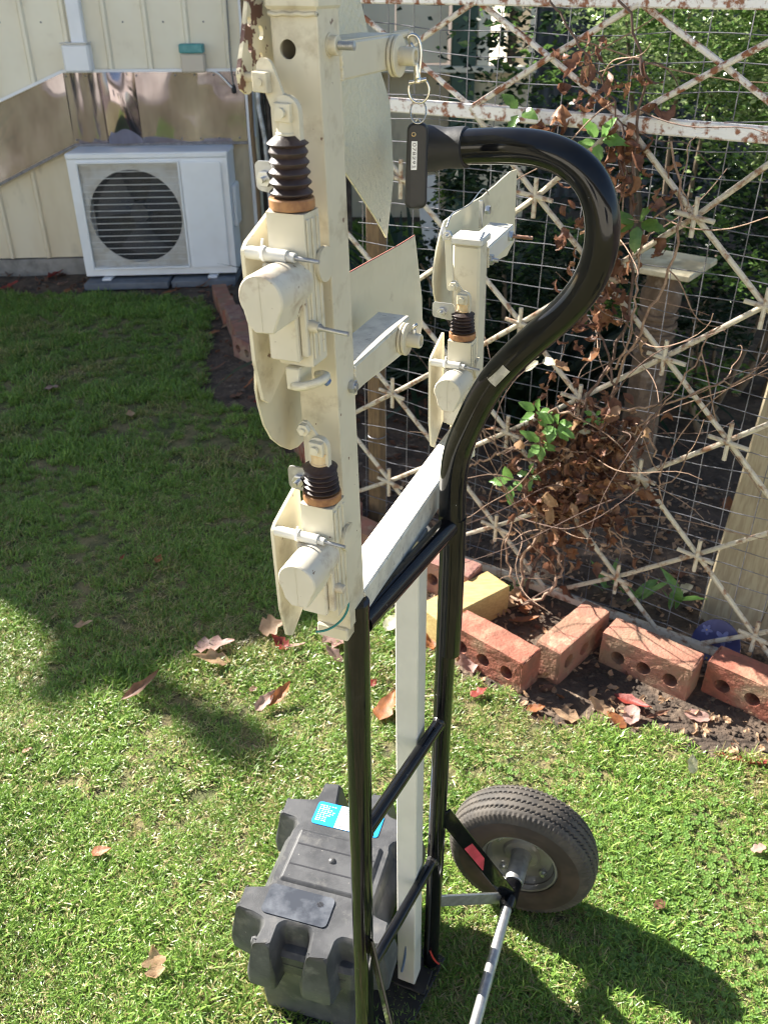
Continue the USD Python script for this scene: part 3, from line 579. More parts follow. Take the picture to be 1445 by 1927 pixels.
for c0 in range(-14, 12):
    for sg_ in (1, -1):
        P = []
        for r in range(9):
            c = c0 + r * 1 if sg_ > 0 else c0 + 14 - r
            if -3 <= c <= 8 and (c + r) % 2 == 1: P.append(node(c, r) + FN * (.004 * sg_))
        if len(P) > 1: lat.part('diagonal_bar', tube(np.array(P), .0062, 8), M['oldwhite' if P[-1][2] < .9 else 'rustwhite'], 40)
for c in range(-3, 8):
    for r, h in ((0, None),):
        if c % 2:
            a = nodeA(c / 2, 1.235); b = nodeA((c + 1) / 2, 1.341); d = nodeA((c + 2) / 2, 1.44)
            lat.part('diagonal_bar', tube([a + FN * .004, b + FN * .004, d + FN * .004], .0062, 8), M['rustwhite'], 40)
            a = nodeA(c / 2, 1.44); d = nodeA((c + 2) / 2, 1.235)
            lat.part('diagonal_bar', tube([a - FN * .004, b - FN * .004, d - FN * .004], .0062, 8), M['rustwhite'], 40)
for r in range(1, 8):
    for c in range(-2, 8):
        if (c + r) % 2 == 1:
            p = node(c, r); j = rng.uniform(-.006, .006, 4)
            lat.part('cross', cat(tube([p - UP * (.043 + j[0]) + FN * .012, p + UP * (.043 + j[1]) + FN * .012], .0052, 8), tube([p - FD * (.043 + j[2]) + FN * .013 + UP * .006, p + FD * (.043 + j[3]) + FN * .013 - UP * .004], .0052, 8)), M['oldwhite'], 40)
wm = Thing('wire_mesh', 'grey welded wire mesh behind the iron lattice', 'wire mesh', fen(.3, 0, -.03))
for k, s in enumerate(np.arange(-.47, 1.75, .073)):
    hh = np.linspace(.02, 1.9, 14); P = np.array([fen(s + .004 * math.sin(h * 5 + k), h, -.03 + .006 * math.sin(h * 4 + k * .7)) for h in hh]); wm.part('vertical_wire', tube(P, .0012, 5), M['wire'], True)
for k, h in enumerate(np.arange(.03, 1.9, .0485)):
    ss = np.linspace(-.48, 1.75, 22); P = np.array([fen(s, h + .006 * math.sin(s * 6 + k * .4) + .004 * math.sin(s * 17 + k), -.027 + .006 * math.sin(s * 9 + k)) for s in ss]); wm.part('horizontal_wire', tube(P, .0012, 5), M['wire'], True)
st = Thing('fence_stake', 'brown timber stake at the end of the lattice panel', 'stake', fen(-.452, 0, -.06))
st.part('stake', mapped(box(-.020, .020, -.02, .02, -.05, 1.02, .003), frame(fen(-.450, 0, -.06), FD, -FN, UP)), M['brownwood'])
st.part('tie_wire', lathe([(.026, 0), (.028, .002), (.026, .004)], 16, fen(-.45, .32, -.06)), M['wire'])

# ---------------------------------------------------------------- bricks along the bed
def brickmesh(L=.23, T=.076, Hh=.108, seed=0, holes=True):
    r = np.random.default_rng(seed); p = rounded([(-L / 2, 0), (L / 2, 0), (L / 2, Hh), (-L / 2, Hh)], .004, 2)
    if holes:
        for x in (-.069, 0, .069): p = p.difference(sg.Point(x + r.normal() * .001, Hh / 2 + r.normal() * .0015).buffer(.0185, quad_segs=5))
    m = trimesh.creation.extrude_polygon(p, T, engine='earcut'); v, f = trimesh.remesh.subdivide_to_size(m.vertices, m.faces, .022)
    v, f = np.array(v), np.array(f); v = np.c_[v[:, 0], T - v[:, 2], v[:, 1]]; nrm = (meshkit.fbm(v * 55 + seed * 3, 3, seed) - .5) * .0045
    c = np.array([0, T / 2, Hh / 2]); e = np.clip(np.abs(v - c) / np.array([L / 2, T / 2, Hh / 2]), 0, 1)
    v = c + (v - c) * (1 - .012 * (np.sort(e, 1)[:, 1:2] > .96) * r.uniform(.4, 1.4, (len(v), 1))); v = v + nrm[:, None] * np.sign(v - c) * .7
    return v, f
def brick(label, p, d, m, seed, tilt=0.0, z=0.0, T=.076, Hh=.108, holes=True, group='bricks edging the garden bed', L=.23):
    """p: front left bottom corner; d: direction of the front edge"""
    d = np.array([d[0], d[1], 0.]) / math.hypot(*d[:2]); b = np.array([-d[1], d[0], 0]); o = np.array([p[0], p[1], z - .009]) + d * L / 2
    R = np.stack([d, b * math.cos(tilt) + UP * math.sin(tilt), UP * math.cos(tilt) - b * math.sin(tilt)], 1)
    single('brick', mapped(brickmesh(L, T, Hh, seed, holes), lambda v: v @ R.T + o), M[m], label, 'brick', o, group)
brick('red topped brick with three core holes, directly behind the right black tube', (.160, 1.722), (.136, -.126), 'brick1', 1)
dd = np.array([.150, .160]) / math.hypot(.150, .160)
# this one lies end on: long side runs back towards the fence, holes face right
e2 = np.array([dd[1], -dd[0]])
o2 = np.array([.372, 1.648]); single('brick', mapped(brickmesh(.228, .076, .106, 2), lambda v: np.c_[o2[0] + (v[:, 0] + .114) * dd[0] + (.076 - v[:, 1]) * e2[0] * .85, o2[1] + (v[:, 0] + .114) * dd[1] + (.076 - v[:, 1]) * e2[1] * .85, v[:, 2] - .004]) if False else
       mapped(brickmesh(.228, .070, .106, 2), lambda v: np.c_[o2[0] + (.114 - v[:, 0]) * dd[0] + (.070 - v[:, 1]) * e2[0], o2[1] + (.114 - v[:, 0]) * dd[1] + (.070 - v[:, 1]) * e2[1], v[:, 2] - .004]),
       M['brick3'], 'brick lying end on between two long bricks, its holes facing right', 'brick', (*o2, 0), 'bricks edging the garden bed')
brick('tan and red brick with three holes facing the lawn, under the fence middle', (.541, 1.684), (.187, -.148), 'brick2', 3)
brick('dark red brick with large holes cut by the right edge of the picture', (.768, 1.578), (.125, -.106), 'brick1', 4)
brick('dull brick beyond the yellow timber block, seen between the tubes', (.040, 2.045), (.80, -.55), 'brick4', 5)
brick('dusty pinkish brick glimpsed under the white crossbar', (-.190, 2.235), (.78, -.62), 'brick3', 6)
row = [((-.222, 2.49), (.17, -.42)), ((-.300, 2.74), (.16, -.44)), ((-.385, 2.985), (.17, -.45)), ((-.455, 3.225), (.15, -.46)), ((-.530, 3.46), (.16, -.45))]
for k, (p, d) in enumerate(row):
    brick(('shaded brick behind the cream post, next after the dusty pinkish one', 'red shaded brick behind the cream post, second after the dusty pinkish one', 'tan shaded brick behind the cream post, in the middle of the hidden row', 'dark shaded brick behind the cream post, one before the last hidden one', 'red shaded brick just right of the two holed brick')[k], p, d, ('brick4', 'brick1', 'brick2')[k % 3], 10 + k)
brick('shaded brick with two visible holes at the near end of the far edging row', (-.690, 3.792), (.127, -.152), 'brick4', 20)
brick('tan shaded brick just behind the holed end of the far edging row', (-.728, 4.00), (.062, -.222), 'brick2', 21)
brick('dusky pink shaded brick, third from the holed end of the far row', (-.792, 4.215), (.062, -.21), 'brick4', 22)
brick('low rosy shaded brick, fourth from the holed end of the far row', (-.862, 4.42), (.050, -.18), 'brick3', 23, z=-.02)
brick('pale tan brick at the far tip of the edging row beside the slabs', (-.925, 4.625), (.055, -.20), 'brick2', 24, z=-.02)
tb = Thing('timber_block', 'sawn yellow pine block wedged between the bricks', 'timber block', (.22, 1.85, 0))
dt = np.array([-.79, -.61, 0]); et = np.array([-.61, .79, 0])
tb.part('block', mapped(box(0, .25, -.045, .045, -.005, .088, .003), frame(np.array([.312, 1.928, 0]) , dt, et, UP)), M['timber'])

# ---------------------------------------------------------------- things behind the fence
sp = Thing('timber_sleeper', 'pale weathered timber sleeper standing behind the fence at the right', 'timber', (.9, 1.78, 0))
w0, w1 = np.array([.846, 1.858, -.05]), np.array([.985, 1.766, -.05]); dW = (w1 - w0) / np.linalg.norm(w1 - w0); nW = np.array([-dW[1], dW[0], 0])
lean = lambda v: w0 + v[:, :1] * dW + v[:, 1:2] * nW + v[:, 2:3] * np.array([.055, .02, 1.0])
sp.part('board', mapped(box(0, .30, 0, .05, 0, 1.25, .005), lean), M['greywood'])
sp.part('crack', mapped(cat(*[bar((.145 + .010 * math.sin(k * .7), -.0008, .05 + k * .06), (.145 + .010 * math.sin(k * .7 + .7), -.0008, .11 + k * .06), .002, .001, (0, 1, 0)) for k in range(14)]), lean), M['bark'])
pq = Thing('glazed_plaque', 'oval blue glazed plaque with pale blue flowers leaning on the sleeper', 'plaque', (.80, 1.75, .0))
pc = np.array([.838, 1.703, .037]); px_ = np.array([.82, -.57, 0]); py_ = np.array([.20, .29, .935]); pz_ = np.cross(px_, py_)
ov = sg.Point(0, 0).buffer(1, quad_segs=12); from shapely import affinity
pq.part('disc', mapped(prism(affinity.scale(ov, .060, .072), .006), frame(pc, px_, py_, pz_)), M['plaque'])
for cx, cy, rr in ((.012, .028, .020), (-.010, -.034, .022), (-.030, .036, .013)):
    fl = [affinity.translate(affinity.rotate(affinity.scale(ov, rr * .55, rr * .28), a, origin=(0, 0)), cx + rr * .55 * math.cos(math.radians(a)), cy + rr * .55 * math.sin(math.radians(a))) for a in range(0, 360, 72)]
    flower = pq.part('flower', mapped(cat(*[mapped(prism(p, .0016), lambda v: v + [0, 0, .0058 + .0001 * k]) for k, p in enumerate(fl)]), frame(pc, px_, py_, pz_)), M['plaqueflower'])
    pq.part('flower_heart', mapped(prism(sg.Point(cx, cy).buffer(rr * .13), .0012), frame(pc + pz_ * .0078, px_, py_, pz_)), M['yellow'], parent=flower)
bt = Thing('bird_table', 'square cream board on a terracotta post behind the fence', 'bird table', (.82, 2.58, 0))
bt.part('top_board', mapped(box(-.115, .110, -.115, .115, .752, .770, .003), frame((.835, 2.575, 0), (.80, -.60, 0), (.60, .80, 0), UP)), M['creamboard'])
bt.part('post', lathe([(.001, -.03), (.062, -.03), (.060, .2), (.056, .3), (.060, .31), (.056, .33), (.055, .45), (.052, .62), (.060, .64), (.060, .68), (.05, .70), (.05, .752)], 20, (.835, 2.58, 0)), M['terracotta'], 40)
for k in range(5): bt.part('band', lathe([(.0555, 0), (.0615, .004), (.0615, .014), (.0555, .018)], 20, (.835, 2.58, .48 + k * .03)), M['terracotta'], 40)
for lb, a, b, w in (('grey painted plank leaning behind the fence, left of the right cream post', (.295, 3.62, 0), (.165, 3.70, .80), .085), ('grey painted plank leaning behind the fence, right of the right cream post', (.515, 3.34, 0), (.345, 3.40, .40), .095)):
    t_ = Thing('leaning_plank', lb, 'plank', a); t_.part('plank', bar(a, b, w, .022, (0, -1, .1), .003), M['greyplank']); t_.part('end_batten', bar(np.array(a) + [-.10, .03, .05], np.array(a) + [.10, .03, .05], .05, .02, UP, .003), M['greyplank'])
def shrub(name, label, base, cen, rad, n, size, mats, seed, stems=5, group=None):
    t_ = Thing(name, label, 'shrub', base, group); r = np.random.default_rng(seed); base = np.array(base, float); cen = np.array(cen, float)
    for k in range(stems):
        top = cen + r.normal(size=3) * np.array(rad) * .35; mid = (base + top) / 2 + r.normal(size=3) * .06
        t_.part('stem', tube(smooth_path([base + r.normal(size=3) * [.05, .05, 0], mid, top], 10), np.linspace(.016, .004, 10), 7), M['bark'], True)
    for k, (m, fr_) in enumerate(mats): t_.part('foliage', blades(cen + r.normal(size=3) * .03, rad, int(n * fr_), size, seed + k, shell=.35 + .15 * k), M[m], kind='stuff')
G_ = 'leafy shrubs behind the fence'
shrub('leafy_shrub', 'glossy small leaved shrub behind the fence at the top right corner', (1.55, 3.35, 0), (1.75, 3.35, 1.40), (.74, .55, .74), 29000, .026, (('leaf_mid', .5), ('leaf_light', .5)), 101)
shrub('leafy_shrub', 'glossy small leaved shrub behind the rusty top rail, left of the bigger one', (1.2, 3.65, 0), (1.12, 3.6, 1.55), (.52, .42, .50), 19000, .024, (('leaf_mid', .5), ('leaf_light', .5)), 111)
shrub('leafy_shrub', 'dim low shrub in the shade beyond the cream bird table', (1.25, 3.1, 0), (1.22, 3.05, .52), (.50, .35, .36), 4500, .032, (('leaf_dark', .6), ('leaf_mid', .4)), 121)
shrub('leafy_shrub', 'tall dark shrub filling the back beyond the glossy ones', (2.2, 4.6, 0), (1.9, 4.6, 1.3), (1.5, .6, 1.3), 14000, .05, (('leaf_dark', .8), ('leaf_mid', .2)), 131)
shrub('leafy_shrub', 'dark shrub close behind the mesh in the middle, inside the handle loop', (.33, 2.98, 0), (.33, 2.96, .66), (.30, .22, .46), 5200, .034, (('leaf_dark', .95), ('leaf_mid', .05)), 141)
def strap(label, base, n, Lr, seed):
    t_ = Thing('strap_leaf_plant', label, 'plant', base, 'strap leaved plants in the shade behind the fence'); r = np.random.default_rng(seed)
    for k in range(n):
        a = r.uniform(0, 6.283); L = r.uniform(*Lr); w = r.uniform(.010, .019); up = r.uniform(.55, 1.25); V = []
        d = np.array([math.cos(a), math.sin(a), 0]); sd = np.array([-d[1], d[0], 0]); p = np.array(base) + d * r.uniform(0, .09); th = math.pi / 2 - up * .5
        for i in range(8):
            ww = w * (1, 1, 1, .95, .9, .75, .5, .05)[i]; V += [p - sd * ww, p + sd * ww]; th2 = math.pi / 2 - .15 - up * .35 - i * up * .22; p = p + L / 7 * (d * math.cos(th2) + UP * math.sin(th2))
        V = np.array(V); V[:, 2] = np.maximum(V[:, 2], .02); i = np.arange(7) * 2; t_.part('leaf', (V, np.stack([i, i + 1, i + 3, i + 2], 1)), M['leaf_dark'], True)
for k, (x, y) in enumerate(((.05, 3.35), (.42, 3.75), (.70, 3.25), (.15, 4.05), (.98, 3.75), (.52, 3.05))):
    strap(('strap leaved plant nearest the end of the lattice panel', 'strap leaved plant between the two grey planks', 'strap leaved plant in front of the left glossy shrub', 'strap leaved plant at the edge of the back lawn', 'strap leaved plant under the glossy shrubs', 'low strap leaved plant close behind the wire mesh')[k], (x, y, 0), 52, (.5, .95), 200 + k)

# ---------------------------------------------------------------- climbing vine, mostly dead, on the fence
vine = Thing('climbing_vine', 'half dead climbing vine with dry brown leaves tangled in the fence', 'vine', fen(.2, 0, .02))
def vstem(pts, r0, r1, m, j=.012):
    P = smooth_path([fen(*p) for p in pts], max(12, len(pts) * 6)); P = P + .004 * rng.normal(size=P.shape)
    vine.part('stem', tube(P, np.linspace(r0, r1, len(P)), 7), M[m], True); return P
ST = [vstem([(.10, 0, .03), (.13, .15, .035), (.16, .35, .02), (.20, .6, .03), (.27, .85, .02), (.24, 1.1, .025), (.22, 1.35, .02), (.12, 1.5, .02)], .005, .0025, 'twig_dark'),
      vstem([(.13, 0, .05), (.10, .12, .06), (.15, .28, .05), (.22, .42, .04), (.26, .66, .03), (.33, .9, .02), (.30, 1.2, .02)], .0045, .0025, 'twig'),
      vstem([(.08, .02, .07), (.16, .06, .09), (.21, .14, .07), (.17, .24, .06), (.12, .33, .06)], .0045, .003, 'twig'),
      vstem([(.16, .02, .06), (.08, .10, .08), (.05, .2, .06), (.09, .3, .05)], .004, .002, 'twig'),
      vstem([(-.16, .30, .03), (-.05, .40, .03), (.06, .47, .035), (.14, .50, .03), (.24, .47, .03), (.30, .36, .03), (.36, .29, .03)], .0035, .002, 'twig'),
      vstem([(-.10, .52, .02), (-.04, .46, .03), (.02, .43, .035), (.10, .44, .04), (.18, .47, .03)], .003, .0016, 'twig'),
      vstem([(.20, .45, .02), (.30, .56, .03), (.36, .62, .03), (.42, .74, .02), (.46, .86, .02)], .003, .0015, 'twig'),
      vstem([(.22, .62, .03), (.34, .64, .03), (.44, .70, .02), (.60, .78, .02)], .003, .0015, 'twig'),
      vstem([(.27, .62, .03), (.25, .74, .04), (.20, .83, .03), (.16, .95, .03), (.21, 1.06, .03), (.18, 1.2, .03)], .003, .0015, 'twig_dark'),
      vstem([(.24, .7, .03), (.29, .82, .04), (.28, .98, .03), (.34, 1.1, .03)], .003, .0018, 'twig'),
      vstem([(.34, .62, .03), (.40, .52, .035), (.42, .42, .03)], .003, .0016, 'twig'),
      vstem([(.02, 1.46, .02), (.10, 1.36, .03), (.17, 1.28, .03), (.22, 1.1, .03)], .0025, .0018, 'twig_dark'),
      vstem([(.20, .40, .03), (.31, .33, .035), (.36, .26, .03), (.40, .24, .03)], .003, .0015, 'twig'),
      vstem([(.12, .55, .04), (.18, .60, .06), (.22, .57, .05), (.18, .53, .04), (.13, .56, .03)], .003, .002, 'twig'),
      vstem([(-.02, .35, .03), (.05, .34, .04), (.10, .39, .035), (.02, .5, .03)], .0025, .0015, 'twig')]
for k in range(85):                                                # short curly side twigs
    P = ST[rng.integers(0, len(ST))]; p = P[rng.integers(2, len(P) - 2)]
    if p[2] < .08: continue
    q_ = [p]; dv = rng.normal(size=3) * .03
    for i in range(5): dv = dv + rng.normal(size=3) * .016; q_.append(q_[-1] + dv)
    vine.part('twig', tube(smooth_path(q_, 14), np.linspace(.0017, .0007, 14), 5), M['twig' if k % 3 else 'twig_dark'], True)
def vleaf(s, h, d, L, m, kind, seed, hang=-1.1, green=False):
    r = np.random.default_rng(seed); lm = leafmesh(L, L * (.55 if green else r.uniform(.35, .7)), kind, r.uniform(.2, .6) if green else r.uniform(.8, 3.2) * r.choice([-1, 1]), r.uniform(.1, .35) if green else r.uniform(.2, 1.0), .04 if green else .22, seed)
    vine.part('leaf', place(lm, fen(s, h, d), r.uniform(0, 6.283), r.normal() * .35 + hang, r.normal() * .6), M[m], True)
for k in range(238):
    c = ((.19, .46, .07, .10), (.15, .33, .06, .07), (.27, .42, .05, .11), (.25, .56, .05, .06), (.15, .17, .05, .07), (.21, 1.08, .05, .12), (.21, .87, .05, .08), (.11, 1.30, .07, .08))[rng.choice(8, p=[.27, .16, .13, .08, .06, .15, .08, .07])]
    s, h = rng.normal(c[0], c[2]), max(rng.normal(c[1], c[3]), .03)
    vleaf(s, h, rng.uniform(.0, .07), rng.uniform(.028, .066), ('leaf_brown', 'leaf_brown', 'leaf_mass', 'leaf_brown', 'leaf_tan')[rng.integers(0, 5)], ('ovate', 'lobed')[k % 2], 300 + k)
DL = []
for k in range(520):
    c = ((.19, .45, .075, .10), (.15, .33, .06, .07), (.28, .43, .05, .10), (.24, .56, .06, .05), (.20, 1.09, .055, .10), (.21, .88, .045, .07), (.13, 1.30, .07, .06))[rng.choice(7, p=[.34, .17, .14, .11, .13, .06, .05])]
    L = rng.uniform(.022, .05); DL.append(place(leafmesh(L, L * rng.uniform(.35, .7), ('ovate', 'lobed')[k % 2], rng.uniform(.8, 3.2) * rng.choice([-1, 1]), rng.uniform(.2, 1.0), .22, 4000 + k, 6), fen(rng.normal(c[0], c[2]), max(rng.normal(c[1], c[3]), .03), rng.uniform(-.02, .06)), rng.uniform(0, 6.283), rng.normal() * .4 - 1.0, rng.normal() * .6))
vine.part('leaf_mass', cat(*DL[:330]), M['leaf_brown'], True, kind='stuff'); vine.part('leaf_mass', cat(*DL[330:]), M['leaf_mass'], True, kind='stuff')
def rosette(s, h, d, n, L, seed, m='leaf_green'):
    r = np.random.default_rng(seed); c = fen(s, h, d)
    for k in range(n):
        a = k * 6.283 / n + r.normal() * .2; yaw = r.uniform(0, 6.283); el = math.sin(a)
        dirv = FD * math.cos(a) + UP * math.sin(a) * .8 + FN * r.uniform(.2, .6); dirv /= np.linalg.norm(dirv)
        nn = FN * .8 + UP * .75; Yv = np.cross(nn, dirv); Yv /= np.linalg.norm(Yv); Zv = np.cross(dirv, Yv)
        vine.part('leaf', mapped(leafmesh(L * r.uniform(.75, 1.15), L * .46, 'ovate', -r.uniform(.2, .7), .18, .03, seed + k), frame(c + dirv * .008, dirv, Yv, Zv)), M[m], True, label='fresh green vine leaf' if k == 0 else None)
rosette(.150, .565, .06, 9, .050, 600); rosette(.095, .580, .05, 5, .046, 610); rosette(.115, .50, .05, 5, .05, 620); rosette(.040, .365, .05, 4, .055, 630); rosette(.09, .40, .04, 4, .04, 640)
rosette(.090, .715, .05, 3, .042, 650, 'leaf_pale'); rosette(.235, .60, .04, 5, .025, 660); rosette(.165, 1.20, .04, 5, .055, 670); rosette(.27, 1.05, .04, 5, .06, 680, 'leaf_mid'); rosette(.24, .56, .04, 2, .03, 690, 'leaf_pale'); rosette(-.02, 1.24, .03, 3, .05, 700, 'leaf_mid')
# dry litter of the bed: small shreds nobody could count
LV, LF = [], []
def litter(n, sx, sy, seed, Lr=(.012, .035)):
    r = np.random.default_rng(seed)
    for k in range(n):
        x, y = r.uniform(*sx), r.uniform(*sy); s = (np.array([x, y, 0]) - FP) @ FN
        if LAWN.contains(sg.Point(x, y)) or abs(x) > y * .75 + .3: continue
        L = r.uniform(*Lr); LV.append(place(leafmesh(L, L * r.uniform(.25, .7), 'ovate', r.uniform(-1.5, 1.5), r.uniform(0, .6), .2, seed * 1000 + k, 5), (x, y, relief(np.array(x), np.array(y)) + r.uniform(.003, .014)), r.uniform(0, 6.28), r.normal() * .3, r.normal() * .5))
litter(1900, (.0, 1.5), (1.2, 2.6), 41, (.010, .032)); litter(350, (-.4, .9), (2.3, 3.4), 42, (.015, .05)); litter(260, (-.9, .1), (2.3, 4.6), 43, (.015, .04)); litter(160, (-2.4, -.8), (4.6, 5.1), 44, (.02, .05))
k3 = len(LV) // 3
single('leaf_litter', cat(*LV[:k3 * 2]), M['leaf_tan'], 'dry brown leaf shreds on the soil of the bed', kind='stuff')
single('leaf_litter', cat(*LV[k3 * 2:]), M['leaf_brown'], 'dark leaf shreds on the soil behind the fence', kind='stuff')
CL = []
for k in range(2600):
    x, y = rng.uniform(.0, 1.5), rng.uniform(1.2, 2.3)
    if LAWN.contains(sg.Point(x, y)): continue
    r_ = rng.uniform(.0018, .0075); m_ = trimesh.creation.icosphere(0); CL.append((m_.vertices * r_ * rng.uniform(.6, 1.2, 3) + [x, y, relief(np.array(x), np.array(y)) + r_ * .3], m_.faces))
single('soil_crumbs', cat(*CL), soil, 'crumbs of soil and small stones on the bed', kind='stuff')
# few upright weeds by the fence
for k, (s, h, d) in enumerate(((.05, .0, .03), (.30, .0, -.12), (.38, .0, -.10), (.46, 0, -.14))):
    t_ = Thing('small_weed', ('grassy weed by the bottom rail behind the right tube', 'small leafy weed sprouting behind the mesh below the vine', 'small leafy weed near the fence cross above the tan brick', 'thin weed in the sunlit litter left of the plaque')[k], 'weed', fen(s, 0, d), 'small weeds by the fence')
    for j in range(9 if k == 0 else 6):
        a = rng.uniform(0, 6.28); L = rng.uniform(.05, .11); t_.part('leaf', place(leafmesh(L, L * (.10 if k == 0 else .28), 'lance', -rng.uniform(.2, .8), .2, .02, 800 + k * 20 + j), fen(s + rng.normal() * .012, .005 + (0 if k == 0 else j * .008), d), a, rng.uniform(.5, 1.3)), M['leaf_green'], True)

# tall tree behind the house; its crown shades the plants close behind the fence
gt = Thing('garden_tree', 'tall leafy tree standing behind the house', 'tree', (-6.0, 9.3, 0))
gt.part('trunk', tube(smooth_path([(-6, 9.3, -.1), (-5.95, 9.2, 2), (-6.05, 8.8, 4), (-6.0, 8.2, 5.7)], 16), np.linspace(.20, .06, 16), 12), M['bark'], True)
for k in range(5):
    a = k * 1.26; gt.part('limb', tube(smooth_path([(-6.0, 8.8, 4.1 + .2 * k), (-6.0 + .5 * math.cos(a), 8.3 + .4 * math.sin(a), 5.0 + .2 * k), (-6.0 + .8 * math.cos(a), 7.9 + .6 * math.sin(a), 5.8 + .2 * k)], 10), np.linspace(.05, .015, 10), 7), M['bark'], True)
gt.part('crown', blades((-6.0, 7.8, 6.0), (.85, .85, .85), 9000, .085, 151, shell=.25), M['leaf_mid'], kind='stuff')

# ---------------------------------------------------------------- hand truck with its cream actuator frame
KY = math.radians(28.6); KA = np.array([math.sin(KY), math.cos(KY), 0]); KFW = -np.array([math.cos(KY), -math.sin(KY), 0]); KO = np.array([-.0277, .688, 0])
WY = math.radians(21.5); WA = np.array([math.sin(WY), math.cos(WY), 0]); WF = -np.array([math.cos(WY), -math.sin(WY), 0]); WO = np.array([-.0385, .665, 0])
def K(s, f, h): return KO + s * KA + f * KFW + h * UP
def W(s, f, h): return WO + s * WA + (f + .025 * (h - 1.2)) * WF + h * UP
def wf(v): return WO + v[:, :1] * WA + (v[:, 1:2] + .025 * (v[:, 2:3] - 1.2)) * WF + v[:, 2:3] * UP
truck = Thing('hand_truck', 'black tubed hand truck carrying a cream frame of linear actuators', 'hand truck', KO)
def wb(name, *a, m='cream', ch=.0015, **k): return truck.part(name, mapped(box(*a, ch), wf), M[m], 30 if ch > .002 else False, **k)
# black tubes
TR = .0135
truck.part('frame_tube', tube([K(0, 0, .02), K(0, 0, .5), K(0, 0, .955)], TR, 28), M['black'], 40)
truck.part('frame_tube', tube([K(.228, 0, .015), K(.228, 0, .5), K(.228, 0, .90)], TR * .97, 28), M['black'], 40)
truck.part('tube_sleeve', tube([K(.228, -.006, .72), K(.228, -.006, .80), K(.228, -.004, .93)], .0140, 24), M['black'], 40)
hp = [(.000, .90), (.000, .945), (.000, .985), (-.004, 1.020), (-.014, 1.052), (-.040, 1.112), (-.102, 1.190), (-.128, 1.228), (-.137, 1.283), (-.118, 1.326), (-.084, 1.344), (-.041, 1.347), (.004, 1.343), (.020, 1.341)]
HP = smooth_path([K(.228, f, h) for f, h in hp], 90)
truck.part('handle', tube(HP, .0163, 32), M['black'], 40)
hs = [(.228, -.044, 1.117), (.228, -.059, 1.137)]
band = tube([K(*hs[0]), K(*hs[1])], .0166, 32, False); bv, bf_ = band
cc = bv[bf_].mean(1) - (K(*hs[0]) + K(*hs[1])) / 2; keep = cc @ (KFW * .75 + UP * .45 - KA * .55) > .002
truck.part('bare_patch', (bv, bf_[keep]), M['silver'], 40, label='scratched bare silver patch on the handle')
e0, e1 = K(.228, .006, 1.3425), K(.228, .048, 1.338); ed = (e1 - e0) / np.linalg.norm(e1 - e0)
truck.part('end_cap', lathe([(.0160, -.004), (.0186, -.003), (.0190, .004), (.0186, .012), (.0188, .020), (.0205, .028), (.0215, .036), (.0212, .042), (.018, .046), (.0001, .047)], 32, e0, ed), M['rubber'], 40)
for h, t, w in ((.921, .020, .026), (.597, .013, .018), (.300, .012, .016)):
    truck.part('cross_bar', tube([K(.010, 0, h), K(.219, 0, h)], [w / 2, w / 2], 20), M['black'], 40)
    for s in (.0115, .2165):
        m_ = trimesh.creation.icosphere(2); v_ = m_.vertices * (1 + .35 * (meshkit.noise(m_.vertices * 3.1 + h * 40 + s * 90, 4)[:, None] - .5)); truck.part('weld', mapped((v_ * [.0085, .0095, .0030 + w / 2], m_.faces), lambda v: K(s, 0, h) + v[:, :1] * KA + v[:, 1:2] * KFW + v[:, 2:3] * UP), M['black_weld'], True)
tp = truck.part('toe_plate', mapped(box(-.02, .248, -.02, .20, .008, .0125, .0015), lambda v: K(0, 0, 0) + v[:, :1] * KA + v[:, 1:2] * KFW + v[:, 2:3] * UP), M['darksteel'])
# axle and wheels
AXP = np.array([.217, .933, .135]); AXD = np.array([.345, .939, 0]); AXD /= np.linalg.norm(AXD); AXF = np.array([-AXD[1], AXD[0], 0])
truck.part('axle', tube([AXP - AXD * .62, AXP + AXD * .02], .0088, 20), M['zinc_dull'], 40)
truck.part('axle_bush', lathe([(.0001, -.028), (.0128, -.028), (.014, -.02), (.014, .012), (.0145, .014), (.0145, .024), (.0001, .024)], 20, AXP, AXD), M['black'], 30)
def strap_bar(p, q, w, t, m, upv, ch=.001, **k): truck.part('axle_bracket', bar(p, q, w, t, upv, ch), M[m], **k)
strap_bar(K(.228, -.010, .405), AXP + UP * .004 - AXD * .004, .004, .024, 'black', UP)
a_, b_ = K(.228, -.010, .405), AXP + UP * .004; dq = b_ - a_; dq /= np.linalg.norm(dq)
truck.part('red_paint', bar(a_ + dq * .105 - KA * .0042, a_ + dq * .185 - KA * .0042, .002, .015, UP), M['redpaint'], label='worn red paint on the axle bracket')
strap_bar(K(.228, -.008, .190), AXP - UP * .006, .004, .026, 'zinc_dull', UP)
AXN = AXP - AXD * .46
strap_bar(K(0, -.010, .405), AXN, .004, .024, 'black', UP); strap_bar(K(0, -.008, .190), AXN - UP * .006, .004, .026, 'black', UP)
